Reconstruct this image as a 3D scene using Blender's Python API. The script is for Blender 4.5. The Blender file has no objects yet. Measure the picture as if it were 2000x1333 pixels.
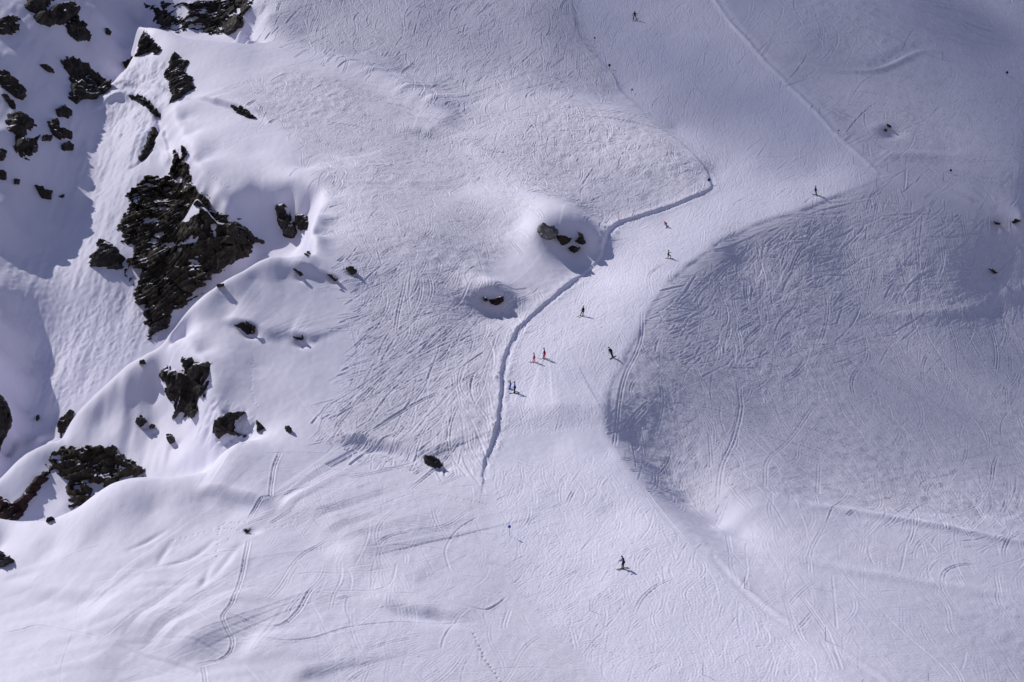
import bpy, bmesh, math, random
import numpy as np
from mathutils import Vector, Matrix

rng = np.random.default_rng(7)
random.seed(7)
C = bpy.context.scene.collection

# ------------------------------------------------------------------ frame
# The mountainside is a height field over an inclined plane: u runs across the
# slope, v runs up the slope, h is measured square to it (all in metres).
IMG_W, IMG_H = 2000.0, 1333.0
FOC = 4722.0                     # 85 mm on a 36 mm sensor, in photo pixels
PITCH = math.radians(4.0)        # the camera looks slightly down
SLOPE = math.radians(21.5)
DIST = 382.0
EU = np.array([1.0, 0.0, 0.0])
EV = np.array([0.0, math.cos(SLOPE), math.sin(SLOPE)])
EN = np.array([0.0, -math.sin(SLOPE), math.cos(SLOPE)])
VIEW = np.array([0.0, math.cos(PITCH), -math.sin(PITCH)])
UP = np.array([0.0, math.sin(PITCH), math.cos(PITCH)])
RIGHT = np.array([1.0, 0.0, 0.0])
CAM = -DIST * VIEW
SUN_TO = np.array([-0.575, 0.435, 0.693]); SUN_TO /= np.linalg.norm(SUN_TO)

def ray_dir(px, py):
    px = np.asarray(px, float); py = np.asarray(py, float)
    d = (FOC * VIEW + (px[..., None] - IMG_W/2) * RIGHT + (IMG_H/2 - py[..., None]) * UP)
    return d / np.linalg.norm(d, axis=-1, keepdims=True)

def pix_plane(px, py, h):
    """point of the sight line through a photo position at height h"""
    d = ray_dir(px, py)
    t = (np.asarray(h, float) - CAM @ EN) / (d @ EN)
    P = CAM + t[..., None] * d
    return P @ EU, P @ EV

def to_world(u, v, h):
    return (np.asarray(u)[..., None]*EU + np.asarray(v)[..., None]*EV + np.asarray(h)[..., None]*EN)

def to_pix(P):
    q = P - CAM
    z = q @ VIEW
    return IMG_W/2 + FOC*(q @ RIGHT)/z, IMG_H/2 - FOC*(q @ UP)/z

# ------------------------------------------------------------------ land form
CP = []
def pts(s):
    for tok in s.split():
        a = [float(x) for x in tok.split(',')]
        CP.append(a)
def line(*P, n=4):
    P = [np.array(p, float) for p in P]
    for a, b in zip(P[:-1], P[1:]):
        for k in range(n):
            CP.append(list(a + (b-a)*k/n))
    CP.append(list(P[-1]))

HID = []                                    # points out of sight behind a crest: (u, v, h)
def crest(*P, n=4):
    """a crest with the land falling away behind it: (photo x, photo y, height, height of the land seen just above it)"""
    P = [np.array(p, float) for p in P]
    Q = [a + (b-a)*k/n for a, b in zip(P[:-1], P[1:]) for k in range(n)] + [P[-1]]
    for x, y, h, hb in Q:
        CP.append([x, y, h]); CP.append([x, y-5, hb])
        (ua, va), (ub, vb) = pix_plane(x, y, h), pix_plane(x, y-5, hb)
        for f, g in ((.10, .62), (.22, .28), (.45, .05), (.72, 0)):
            HID.append([ua+(ub-ua)*f, va+(vb-va)*f, hb+(h-hb)*g])

# far top and the right-hand flank
pts('600,-150,4 1000,-150,8 1400,-150,10 1800,-150,13 2300,-150,15')
pts('520,30,1 800,20,2.5 1100,10,5 1300,10,5.5 1500,10,6.5 1800,10,9 2000,10,10 2250,50,10')
pts('1000,110,0 1150,100,1.6 1350,120,2 1550,130,2.8 1700,120,4.2 1780,105,4.8 1850,170,3 2000,150,5')
pts('1250,210,-1 1450,230,-1.2 1620,240,-.4 1750,250,.4 2000,260,1.6 2250,250,2')
pts('1430,330,-3.6 1600,335,-3.2 1720,345,-2.8 1850,300,-1 2000,330,-.6 1800,350,-2.8 1900,372,-3 2000,420,-4.4 2250,400,-3')
# the prepared run
pts('1300,430,-4 1500,400,-3.8 1200,520,-3.4 1330,480,-3.7 1080,640,-1.8 1220,620,-2 1010,760,-1 1170,740,-1.3')
pts('1080,800,-.7 1080,870,-1.35 960,900,-.9 1190,880,-1.5 1100,950,-1.1 1200,1000,-1.15 1300,1100,-.3 1100,1200,.2 1500,1300,-.2 1000,1333,0 1300,1500,0 1700,1450,0')
line((1713,352,-2.9),(1600,395,-3.7),(1440,456,-3.8),(1330,530,-3.2),(1270,600,-2.5),(1240,660,-2),(1200,740,-1.35),(1187,800,-1),(1192,850,-1.2),(1230,910,-1.3),(1290,985,-1),(1400,1080,-.6))
# the bowl right of the run
pts('1450,520,-6.4 1650,460,-7 1650,540,-10 1850,490,-9 1980,480,-9.5 1930,440,-6.8 2010,440,-7 1370,620,-5.8 1550,650,-10.5 1750,650,-14.5 1950,600,-16 1280,760,-3.1 1300,820,-5 1500,820,-9.5 1700,850,-12.5 1900,850,-16 2150,600,-21 2150,750,-21 2150,950,-17')
pts('1228,858,-3.4 1262,885,-4.8 1300,935,-6.2 1345,985,-6.8 1400,1026,-6 1445,1050,-4.6 1420,965,-4 1445,1005,-3.5 1490,1032,-3.1 1490,915,-5.2 1600,935,-8 1800,960,-11 1930,975,-12 2000,1030,-11.5')
line((1430,950,-3.2),(1500,955,-3.2),(1600,985,-4),(1720,1015,-5),(1850,1060,-6.4),(1960,1100,-7.6),(2080,1140,-9), n=3)
pts('1480,990,-2.8 1550,1020,-2.8 1650,1050,-3.4 1800,1105,-4.2 2000,1170,-5.4')
pts('1500,1110,-1.3 1560,1130,-1 1700,1170,-1.6 1850,1190,-2.8 1960,1190,-4.4 1620,1200,-.9 1750,1250,-1.2 1950,1280,-2.5 2200,1300,-6 2000,1400,-2')
# long ridge from the upper rocks, and the slope behind it
crest((270,42,-1.2,-9.5),(320,60,-.8,-9),(370,78,-.2,-8),(430,82,.1,-6.4),(484,85,.4,-5.2))
line((500,87,.4),(560,96,.5),(640,120,.6),(700,142,.5),(780,182,0),(870,228,-.8), n=3)
pts('600,66,-.8 700,105,-.9 790,145,-1.3 880,180,-1.6 940,200,-1.5 650,30,.8')
pts('370,110,-.2 400,150,-.2 500,130,.4 500,200,0 600,180,-.1 700,200,-.3 800,250,-1')
# the nose left of the run
line((930,205,-1.2),(1000,180,-.3),(1100,186,0),(1200,213,-.4),(1300,262,-1.3),(1365,312,-2.4), n=3)
pts('1000,150,-.9 1100,155,-.7 1210,185,-1.3 1320,250,-2.4 1395,340,-3.7')
pts('900,250,-1.9 960,260,-1.5 1100,260,-1.2 1250,320,-2.1 1350,365,-3.1 1100,350,-2.5 1200,400,-3.5 700,300,-1 600,250,-.5 800,320,-1.6 900,370,-1.8')
# mound with the boulder
line((955,358,-1.1),(1010,378,.4),(1045,392,1.5),(1075,400,2.3),(1105,412,2.3),(1130,432,1.2),(1150,460,-.6),(1168,490,-3), n=3)
pts('1050,450,.9 1050,480,-.4 1062,502,-1.2 1085,525,-2.1 1110,550,-2.9 1010,440,-.6 1000,500,-1.5 950,450,-1.1 1050,560,-2.2 1085,475,-1.2 1120,480,-2.2 1130,522,-4 1100,505,-3 1150,535,-3.9 1185,440,-3.6 1150,420,-2.6 1120,392,-1.6 1080,380,-.6')
# off the run on the left
pts('700,460,4 780,440,2.8 850,450,1.6 820,550,2.2 900,530,.8 650,560,3.6 750,650,1.2 880,700,-.2 960,720,-.6 970,640,-1.1 650,750,.2 800,800,-.6 900,850,-.5 920,780,-.2 620,850,-.6 700,870,-1.2 800,880,-1 860,920,-.9 860,620,.9')
# small mound with two stones
line((908,574,.3),(930,562,.9),(958,566,.8),(982,580,0),(1002,598,-1.2), n=3)
pts('915,595,-.6 930,612,-1.3 955,600,-2 980,610,-2.3 950,625,-2 1010,570,-1.6 965,545,-.9')
# great snow dome
crest((336,640,2.4,-16),(365,605,4,-13.5),(400,575,5,-11.5),(435,550,5.7,-10.5),(470,530,6.2,-9.5),(500,513,6.3,-8.8),(530,502,6.2,-8.4),(565,505,5.6,-8),(592,502,5.3,-6))
line((606,500,5.2),(650,508,4.5),(690,522,3.8))
pts('450,620,3.9 550,600,3.6 400,690,2.2 500,720,1 450,790,-.3 550,780,0 600,650,2.3 420,650,3.2 640,620,2.4 390,730,1.2 500,550,5.3 560,545,4.8 440,585,4.8 610,560,4.1 500,590,4.4 400,630,3.6')
line((340,660,2.1),(365,700,1.8),(398,745,.9),(405,775,.1),(425,800,-.7),(480,815,-1),(530,830,-1))
# terrace, hollow and cliff
line((326,222,-1.7),(340,250,-1.3),(365,320,-1.2),(392,385,-1.6),(422,430,-2.2),(452,445,-2.8), n=5)
pts('375,262,-.8 392,320,-.8 418,380,-1.2 360,235,-1.2 440,400,-1.8')
line((314,228,-4),(324,255,-4.2),(344,320,-4.6),(372,385,-5.2),(402,432,-5.4),(440,456,-5.2), n=5)
pts('400,230,-.4 450,215,-.1 420,300,-.2 500,300,0 600,330,0 440,370,-.9')
line((625,385,1),(622,405,1.6),(606,430,2.4),(597,465,3.4),(605,490,4.5), n=4)
pts('640,445,3 640,480,4.4 630,420,2.2 620,465,3.5')
line((470,378,-1.1),(500,366,-.7),(530,368,-.5),(560,372,-.4),(590,380,-.3),(618,384,.2), n=3)
pts('660,420,2.7 700,400,2.6 660,470,4 740,440,3 650,385,1.4 700,350,1.7 760,380,1.4')
pts('460,410,-3.4 500,418,-4.4 520,424,-4.8 565,418,-4.4 604,414,-3 550,455,-6.8 588,455,-6 480,460,-6.4 588,484,-7.4 540,488,-8.2 500,494,-8.4')
pts('322,262,-3.6 300,300,-5 338,300,-3.8 300,400,-7.5 262,350,-7 240,450,-10.5 350,400,-6 340,480,-9.5 400,500,-8 440,480,-6.4 300,560,-13.5 350,580,-12.5 290,640,-16.5 250,580,-15 180,515,-12.8 205,480,-11.4 215,500,-11.8 420,540,-10 330,620,-15')
# gully
pts('250,205,-5.2 200,260,-8 280,260,-4.5 200,350,-9.5 240,320,-7.5 170,430,-11.5 210,420,-10.2 100,500,-14 160,560,-14.5 100,620,-16.5 220,650,-17 60,700,-19 150,700,-18.5 40,800,-21 90,790,-20.5 50,860,-22.5 10,900,-24')
# left shoulder, snow face under the dome
crest((328,658,1.2,-16.5),(295,690,-2,-17.2),(250,712,-4,-18),(200,757,-6.2,-19),(165,790,-7.8,-20),(140,815,-9.4,-20.8))
pts('350,700,-3 310,760,-5.6 250,790,-6.8 200,820,-8.4 230,850,-8.8 300,850,-8.6 290,900,-9.4 380,840,-5.2 350,900,-7.6 420,880,-4.6 400,915,-5.6 450,850,-3 330,800,-6.4 380,780,-3.4')
crest((-40,1012,-9,-16),(0,1016,-8,-15.5),(60,1024,-7,-15),(100,1024,-6,-14.4),(150,1001,-4.6,-14),(180,978,-3.8,-13.4),(210,957,-3.2,-12.8),(245,945,-2.8,-11.6),(280,939,-2.5,-10.4),(350,935,-2,-8.8),(405,925,-1.6,-6.8),(420,905,-1.5,-5.6),(450,880,-1.3,-4),(490,864,-1.2,-2.2))
pts('200,905,-11 150,880,-11 100,905,-12 200,960,-12.5 130,990,-13.5 60,960,-13 30,1000,-14.5 30,900,-13.5 260,930,-11 340,925,-9 400,918,-6.5')
crest((-30,960,-14,-22.5),(0,935,-13.5,-22.5),(40,895,-12.5,-22),(80,872,-11.8,-20.5),(108,862,-11.4,-15), n=3)
pts('0,905,-21 30,875,-21 70,850,-19')
# foreground shoulder
pts('200,1050,-2.8 100,1080,-4.8 0,1070,-7.6 300,1000,-1.6 400,980,-.9 450,1010,-1.2 0,1200,-7 150,1150,-4.2 250,1120,-2.8 330,1140,-2.2 450,1100,-.6 0,1333,-6.4 200,1270,-3.1 230,1310,-3.6 350,1320,-2.6 400,1250,-1.1 560,960,-.3 600,1010,-.8 700,960,-.6 700,1060,-1 800,1000,-.2 600,1150,-.2 800,1150,0 600,1300,0 800,1300,0 0,1500,-6 400,1500,-1 800,1500,0')
# left valley wall in the shade
pts('0,560,-10 0,620,-10.5 0,700,-12 0,800,-15 -50,650,-7 -50,780,-9 40,620,-15 45,720,-18.5 0,500,-11 50,440,-10.5 0,400,-5 100,400,-10.8 0,250,3 100,250,-3.5 150,300,-8 0,100,8 100,130,.5 170,180,-6.5 200,130,-6.5 240,90,-9 200,30,-2 100,30,5 0,0,11 300,20,-6.5 350,50,-8 400,60,-8 380,20,-5 450,40,-5.5 475,75,-5.6 440,0,-4 350,-60,0 250,-80,3')
line((485,-30,-1),(488,5,-.5),(470,42,0),(490,80,.2), n=2)
pts('252,62,-8.5 245,110,-9 226,142,-8.6 256,42,-8 262,97,-3.2 285,110,-3 310,115,-1.6 280,150,-3 250,180,-4.6 340,112,-.8 330,150,-2.2 350,180,-1.4 322,200,-2.4')
crest((196,172,-5.8,-8.6),(215,165,-5.2,-9),(240,140,-4.6,-9.6),(256,115,-4,-9.6), n=3)
# ridge left of the picture
pts('-70,540,-9 -100,480,-7 -120,380,-5 -120,250,3 -140,100,10 -250,200,9 -320,50,15 -250,400,-4 -200,650,-13 -260,800,-14 -150,900,-18 -150,1050,-12 -200,1200,-9 -200,1450,-8 -350,600,-6 -200,-100,22 0,-150,14 200,-150,8 -500,200,15 -500,800,-10 -500,1400,-5')

CP = np.array(CP)
cu, cv = pix_plane(CP[:, 0], CP[:, 1], CP[:, 2])
ch = CP[:, 2]
HID = np.array(HID); cu = np.concatenate([cu, HID[:, 0]]); cv = np.concatenate([cv, HID[:, 1]]); ch = np.concatenate([ch, HID[:, 2]])
# anchors far outside
far = []
for a in range(16):
    t = a/16*2*math.pi
    far.append((320*math.cos(t), 90 + 420*math.sin(t), -2.0 + (25 if math.cos(t) < -.5 else 0)))
far = np.array(far)
cu = np.concatenate([cu, far[:, 0]]); cv = np.concatenate([cv, far[:, 1]]); ch = np.concatenate([ch, far[:, 2]])

CS = 1.2                                   # coarse spacing
GU0, GU1, GV0, GV1 = -230.0, 230.0, -170.0, 420.0
NU, NV = int((GU1-GU0)/CS)+1, int((GV1-GV0)/CS)+1
VS = 0.6                                   # v counts less: the slope is seen foreshortened
def rbf_fit(u, v, h, lam=0.02):
    X = np.stack([u, v*VS], 1)
    D = np.sqrt(((X[:, None]-X[None])**2).sum(-1) + 0.06)
    n = len(h)
    A = np.zeros((n+3, n+3)); A[:n, :n] = D - lam*n/ n * np.eye(n)
    A[:n, n] = 1; A[:n, n+1:] = X*0.01; A[n, :n] = 1; A[n+1:, :n] = X.T*0.01
    return X, np.linalg.solve(A, np.concatenate([h, np.zeros(3)]))
def rbf_eval(X, w, u, v):
    n = len(X); out = np.empty(len(u), np.float64)
    x32, w32 = X.astype(np.float32), w[:n].astype(np.float32)
    for s in range(0, len(u), 20000):
        q = np.stack([u[s:s+20000], v[s:s+20000]*VS], 1).astype(np.float32)
        D = np.sqrt((q[:, :1]-x32[None, :, 0])**2 + (q[:, 1:]-x32[None, :, 1])**2 + np.float32(.06))
        out[s:s+20000] = D @ w32 + w[n] + q.astype(float) @ w[n+1:] * 0.01
    return out
X, W = rbf_fit(cu, cv, ch)
gu = GU0 + CS*np.arange(NU); gv = GV0 + CS*np.arange(NV)
UU, VV = np.meshgrid(gu, gv)
HC = rbf_eval(X, W, UU.ravel(), VV.ravel()).reshape(NV, NU)

def bspline_rows(x, x0, step, n):
    """sparse cubic B-spline sampling as a dense matrix"""
    f = np.clip((x-x0)/step, 1.0001, n-2.0001); i = np.floor(f).astype(int); t = f-i
    B = np.zeros((len(x), n), np.float32); r = np.arange(len(x))
    B[r, i-1] = (1-t)**3/6; B[r, i] = (3*t**3-6*t**2+4)/6
    B[r, i+1] = (-3*t**3+3*t**2+3*t+1)/6; B[r, i+2] = t**3/6
    return B

def bilin(G, u, v, u0=GU0, v0=GV0, s=CS):
    fu = np.clip((u-u0)/s, 0, G.shape[1]-1.001); fv = np.clip((v-v0)/s, 0, G.shape[0]-1.001)
    i = fu.astype(int); j = fv.astype(int); a = fu-i; b = fv-j
    return (G[j, i]*(1-a)+G[j, i+1]*a)*(1-b) + (G[j+1, i]*(1-a)+G[j+1, i+1]*a)*b

def smooth3(G):
    K = [1/6, 4/6, 1/6]
    P = np.pad(G, 1, mode='edge')
    P = K[0]*P[:-2]+K[1]*P[1:-1]+K[2]*P[2:]
    return K[0]*P[:, :-2]+K[1]*P[:, 1:-1]+K[2]*P[:, 2:]
HM = smooth3(HC)                            # what the B-spline surface evaluates to at the nodes

def march(P0, D, hf, tmax, step):
    """first crossing of rays with a height field, vectorised"""
    n = len(P0)
    u0, v0, h0 = P0 @ EU, P0 @ EV, P0 @ EN
    du, dv, dh = D @ EU, D @ EV, D @ EN
    t = np.zeros(n); hit = np.zeros(n, bool); tl = np.zeros(n); th = np.full(n, tmax)
    act = np.arange(n); tc = 0.0
    while tc < tmax and len(act):
        tn = tc + step
        g = h0[act]+tn*dh[act] - hf(u0[act]+tn*du[act], v0[act]+tn*dv[act])
        below = g < 0
        idx = act[below]; tl[idx] = tc; th[idx] = tn; hit[idx] = True
        act = act[~below]; tc = tn
    for _ in range(10):
        tm = (tl+th)/2
        g = h0+tm*dh - hf(u0+tm*du, v0+tm*dv)
        b = g < 0
        th = np.where(b, tm, th); tl = np.where(b, tl, tm)
    t = (tl+th)/2
    return u0+t*du, v0+t*dv, h0+t*dh, hit

def pix_hit(px, py, hf=None):
    """where the sight line through a photo position meets the land"""
    hf = hf or (lambda u, v: bilin(HM, u, v))
    px = np.atleast_1d(np.asarray(px, float)); py = np.atleast_1d(np.asarray(py, float))
    d = ray_dir(px, py)
    t0 = (40 - CAM @ EN)/(d @ EN)
    t0 = np.minimum(t0, 900)
    P0 = CAM + np.maximum(t0, 100)[:, None]*d
    return march(P0, d, hf, 500.0, 0.7)

# ------------------------------------------------------------------ fine grid
def axis(lo, hi, steps):
    """fine steps inside [lo, hi], coarse ones out to the edge of the land"""
    a = [lo]
    x = lo
    while x < hi:
        x += steps(x); a.append(x)
    left, right = [], []
    s, x = 0.6, lo
    while x > -1600: x -= s; s *= 1.13; left.append(x)
    s, x = 0.6, a[-1]
    while x < 1600: x += s; s *= 1.13; right.append(x)
    return np.array(left[::-1] + a + right), len(left), len(left)+len(a)
DU = 0.125
fu, iu0, iu1 = axis(-126.0, 122.0, lambda x: DU)
fv, iv0, iv1 = axis(-106.0, 216.0, lambda x: 0.15 + 0.16*np.clip((x+100)/280, 0, 1))
cu_ = np.clip(fu, GU0+3, GU1-3); cv_ = np.clip(fv, GV0+3, GV1-3)
H = (bspline_rows(cv_, GV0, CS, NV) @ HC.astype(np.float32)) @ bspline_rows(cu_, GU0, CS, NU).T
uf, vf = fu[iu0:iu1], fv[iv0:iv1]
NUF, NVF = len(uf), len(vf)
HF = H[iv0:iv1, iu0:iu1].astype(np.float64)       # the fine block, worked on below
DVI = np.gradient(vf)

def noise2(cu, cv, seed, uu=None, vv=None):
    r = np.random.default_rng(seed)
    uu = uf if uu is None else uu; vv = vf if vv is None else vv
    nu, nv = int((uu[-1]-uu[0])/cu)+6, int((vv[-1]-vv[0])/cv)+6
    G = r.standard_normal((nv, nu)).astype(np.float32)*1.9
    return bspline_rows(vv, vv[0]-2*cv, cv, nv) @ G @ bspline_rows(uu, uu[0]-2*cu, cu, nu).T

def in_poly(px, py, poly):
    poly = np.array(poly, float); x, y = px.ravel(), py.ravel()
    c = np.zeros(len(x), bool)
    for (xa, ya), (xb, yb) in zip(poly, np.roll(poly, -1, 0)):
        m = ((ya > y) != (yb > y))
        with np.errstate(divide='ignore', invalid='ignore'):
            c ^= m & (x < (xb-xa)*(y-ya)/(yb-ya+1e-12)+xa)
    return c.reshape(px.shape)

# photo position of every coarse node, used to bound the zones of the slope
PXC, PYC = to_pix(to_world(UU, VV, HM))
BU, BV = bspline_rows(uf, GU0, CS, NU), bspline_rows(vf, GV0, CS, NV)
def zone_mask(poly, soft=1):
    m = in_poly(PXC, PYC, poly).astype(np.float32)
    for _ in range(soft): m = smooth3(m)
    return BV @ m.astype(np.float32) @ BU.T

def catmull(P, step):
    P = np.array(P, float)
    if len(P) < 3:
        n = max(2, int(np.hypot(*(P[1]-P[0])[:2])/step)); return P[0]+(P[1]-P[0])*np.linspace(0, 1, n)[:, None]
    Q = np.vstack([2*P[0]-P[1], P, 2*P[-1]-P[-2]]); out = []
    for k in range(1, len(Q)-2):
        a, b, c, d = Q[k-1:k+3]
        n = max(2, int(np.hypot(*(c-b)[:2])/step))
        t = np.linspace(0, 1, n, endpoint=False)[:, None]
        out.append(.5*(2*b+(c-a)*t+(2*a-5*b+4*c-d)*t*t+(3*b-3*c+d-a)*t**3))
    out.append(P[-1:]); return np.vstack(out)

def px_line(s, step=0.5):
    """photo polyline 'x,y[,w] ...' -> smooth line on the land (u, v, w)"""
    P = np.array([[float(k) for k in t.split(',')] + [1.0]*(3-len(t.split(','))) for t in s.split()])
    u, v, _, _ = pix_hit(P[:, 0], P[:, 1])
    return catmull(np.stack([u, v, P[:, 2]], 1), step)

def rugged(L, amp, sd, side=.0):
    r = np.random.default_rng(sd); n = len(L); L = L.copy()
    f = lambda k: np.interp(np.arange(n), np.arange(0, n+k, k), r.standard_normal(len(np.arange(0, n+k, k))))
    L[:, 2] *= np.clip(1 + amp*(f(3)*.6+f(11)*.6), .25, 1.8); d = np.gradient(L[:, :2], axis=0); d /= np.hypot(d[:, 0], d[:, 1])[:, None]+1e-9
    o = side*(f(3)*.5+f(9)); L[:, 0] -= d[:, 1]*o; L[:, 1] += d[:, 0]*o; return L

def stroke(L, reach, profile, tex=None):
    """profile(signed distance, weight) added along a line; positive side is left of its direction"""
    i0, i1 = np.searchsorted(uf, [L[:, 0].min()-reach, L[:, 0].max()+reach])
    j0, j1 = np.searchsorted(vf, [L[:, 1].min()-reach, L[:, 1].max()+reach])
    if i1 <= i0 or j1 <= j0: return
    best = np.full((j1-j0, i1-i0), 1e9); sg = np.zeros_like(best); wt = np.zeros_like(best)
    for a, b in zip(L[:-1], L[1:]):
        p0, p1 = np.searchsorted(uf, [min(a[0], b[0])-reach, max(a[0], b[0])+reach])
        q0, q1 = np.searchsorted(vf, [min(a[1], b[1])-reach, max(a[1], b[1])+reach])
        if p1 <= p0 or q1 <= q0: continue
        x = uf[None, p0:p1]-a[0]; y = vf[q0:q1, None]-a[1]
        d = b[:2]-a[:2]; l2 = d@d+1e-12
        t = np.clip((x*d[0]+y*d[1])/l2, 0, 1)
        ex, ey = x-t*d[0], y-t*d[1]
        r = np.sqrt(ex*ex+ey*ey)
        s = np.sign(d[0]*y-d[1]*x); w = a[2]+(b[2]-a[2])*t
        sl = (slice(q0-j0, q1-j0), slice(p0-i0, p1-i0))
        m = r < best[sl]
        best[sl] = np.where(m, r, best[sl]); sg[sl] = np.where(m, s, sg[sl]); wt[sl] = np.where(m, w, wt[sl])
    ok = best < reach
    p = np.where(ok, profile(np.where(ok, best*sg, 0), wt), 0)
    HF[j0:j1, i0:i1] += p if tex is None else p*tex[j0:j1, i0:i1]

sm = lambda x, a, b: (lambda t: t*t*(3-2*t))(np.clip((x-a)/(b-a), 0, 1))
gs = lambda x, w: np.exp(-(x/w)**2)

# zones of the slope (outlines as seen in the photograph)
Z = {
 'run': [(1120,-40),(1390,-40),(1440,60),(1580,210),(1715,345),(1600,393),(1440,453),(1330,528),(1268,600),(1238,660),(1195,740),(1185,800),(1190,850),(1230,912),(1290,992),(1400,1112),(1550,1232),(1700,1400),(1250,1400),(1090,1230),(1000,1130),(960,1000),(950,930),(978,850),(988,700),(1022,640),(1112,560),(1172,512),(1188,457),(1250,427),(1392,377),(1388,322),(1330,265),(1232,190),(1172,110),(1132,40)],
 'bowl': [(1720,352),(2000,420),(2150,500),(2150,1000),(1900,1010),(1600,980),(1450,950),(1400,1000),(1290,975),(1237,905),(1195,850),(1193,790),(1243,665),(1278,602),(1340,535),(1442,462),(1600,402)],
 'flank': [(1290,995),(1400,1030),(1500,950),(2150,1030),(2150,1400),(1760,1400),(1555,1232),(1400,1112)],
 'nose': [(940,212),(1100,192),(1210,222),(1300,268),(1380,330),(1380,368),(1250,412),(1180,440),(1130,402),(1000,360),(850,330),(800,270)],
 'top': [(600,88),(520,60),(520,-40),(1115,-40),(1165,115),(1225,190),(1060,175),(930,200),(860,200),(780,150),(700,115)],
 'left': [(420,165),(560,130),(700,160),(850,250),(950,340),(1030,390),(1000,480),(920,560),(1080,560),(1000,640),(970,690),(962,830),(930,905),(870,900),(640,850),(720,720),(720,540),(640,480),(640,380),(560,250),(480,200)],
 'lower': [(560,900),(860,925),(945,945),(990,1130),(1080,1240),(1240,1400),(700,1400),(600,1250),(520,1000)],
 'corner': [(0,1090),(200,1090),(450,1060),(600,1250),(700,1400),(0,1400)],
 'topright': [(1400,-40),(2150,-40),(2150,400),(1725,335),(1600,215),(1450,60)],
 'gully': [(330,200),(250,195),(210,250),(190,330),(150,470),(60,480),(0,520),(0,900),(140,800),(340,640),(250,560),(230,430),(300,300)],
 'face': [(330,655),(260,705),(140,812),(100,870),(200,860),(280,930),(410,925),(480,850),(420,800),(390,740)],
 'wall': [(-60,-60),(265,-60),(255,110),(235,160),(170,200),(190,300),(150,480),(80,450),(0,520),(-60,520)],
 'scree': [(330,560),(200,560),(110,650),(70,780),(140,800),(250,700),(330,650)],
}
MASK = {k: zone_mask(p) for k, p in Z.items()}

# broad natural unevenness
HF += 0.10*noise2(9, 12, 1) + 0.045*noise2(3.6, 5, 2) + 0.013*noise2(1.4, 2, 3)
HF += MASK['gully']*(0.035*noise2(.7, 2.6, 4) + 0.03*noise2(.35, .8, 5) + 0.04*noise2(1.5, 10, 6) + .04*noise2(.5, 5, 82))
HF += MASK['scree']*(0.02*noise2(.5, 2.0, 7) + .035*noise2(.27, .5, 72) + 0.06*noise2(1.0, 7, 8) + .12*noise2(4, 9, 83))
HF += MASK['wall']*(0.10*noise2(1.6, 9, 73) + .04*noise2(.6, 3, 74) + .5*noise2(9, 18, 75))
HF += MASK['face']*(0.06*noise2(.7, 4, 9) + 0.12*noise2(1.6, 8, 10))
ruf = np.clip(MASK['bowl'] + .8*MASK['left'] + .9*MASK['nose'] + .7*MASK['top'] + .6*MASK['topright'] + .45*MASK['lower'] + .5*MASK['flank'], 0, 1)
patchy = np.clip(.55 + .45*noise2(9, 14, 11), 0.1, 1.3)
HF += ruf*patchy*(0.030*noise2(.75, 1.1, 12) + 0.014*noise2(.32, .45, 13) - 0.05*np.abs(noise2(1.3, 1.8, 14)))
HF += MASK['run']*(0.008*noise2(.4, .7, 15) + .02*noise2(2.2, 3.5, 16))
HF += 0.03*np.clip(MASK['corner'], 0, 1)*noise2(6, 1.1, 17) + .01*noise2(.5, .8, 18)*(1-MASK['run'])

# ------------------------------------------------------------------ edges of the run, folds and lips
# cut bank on the left edge (walked downhill, the bank stands to the right: negative side)
bank = px_line('1262,226,.15 1320,268,.35 1362,306,.5 1384,335,.6 1391,355,.7 1388,372,1.1 1340,394,1.15 1250,424,1.2 1205,440,1.25 1188,455,1.2 1180,480,1.1 1172,508,.6 1150,530,.5 1125,548,.9 1085,580,1 1040,620,1 1015,645,1.1 995,680,1.1 984,720,1.2 980,770,1.3 975,830,1.3 962,875,1.1 950,905,.8 945,935,.4')
lumps = 1 + .3*noise2(.8, 1.1, 60) + .2*noise2(.35, .5, 61)
stroke(rugged(bank, .2, 5, .08), 8.0, lambda d, w: w*(0.35*sm(-d, 0.05, .45)*np.exp(-np.clip(-d-.6, 0, 9)/3.0)), 1+(lumps-1)*.2)
stroke(rugged(bank, .4, 6, .1), 3.0, lambda d, w: w*(.03*gs(d+.9, .5) - .05*gs(d-.2, .3) + .04*gs(d-.9, .5)), lumps**2)
up_left = px_line('1118,-20,.6 1130,40,.8 1150,85,1 1190,135,1 1232,192,.9 1262,218,.5')
stroke(rugged(up_left, .5, 7, .15), 5.0, lambda d, w: w*(0.25*sm(-d, 0.0, 1.0)*np.exp(-np.clip(-d-1.2, 0, 9)/1.8)))
lip = px_line('1713,350,.8 1600,395,1 1440,455,1 1380,490,1 1330,530,1 1290,572,1 1268,600,1 1255,630,1 1240,660,1 1215,705,1 1196,740,1 1186,775,.9 1185,810,.9 1190,850,.8 1208,885,.6 1230,912,.5 1290,990,.3')
stroke(rugged(lip, .5, 8, .12), 6.0, lambda d, w: w*(0.05*gs(d+.6, .7) - 0.11*sm(d, -.1, .6)*np.exp(-np.clip(d-.6, 0, 9)/3.5)))
berm = px_line('1385,-20,.8 1402,10,1 1440,62,1 1500,125,1 1540,168,1 1580,207,1 1640,270,1 1680,305,1 1712,338,.7')
stroke(rugged(berm, .3, 9, .1), 5.0, lambda d, w: w*(0.26*gs(d, .5) + .14*sm(d, 0, 2)*np.exp(-np.clip(d-2, 0, 9)/1.5)))
low_edge = px_line('1400,1090,.4 1455,1150,.8 1530,1210,1 1612,1255,.9 1700,1310,.7 1740,1340,.5')
stroke(low_edge, 3.0, lambda d, w: w*(.13*gs(d-.3, .5) - .16*gs(d+.5, .6)))
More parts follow.
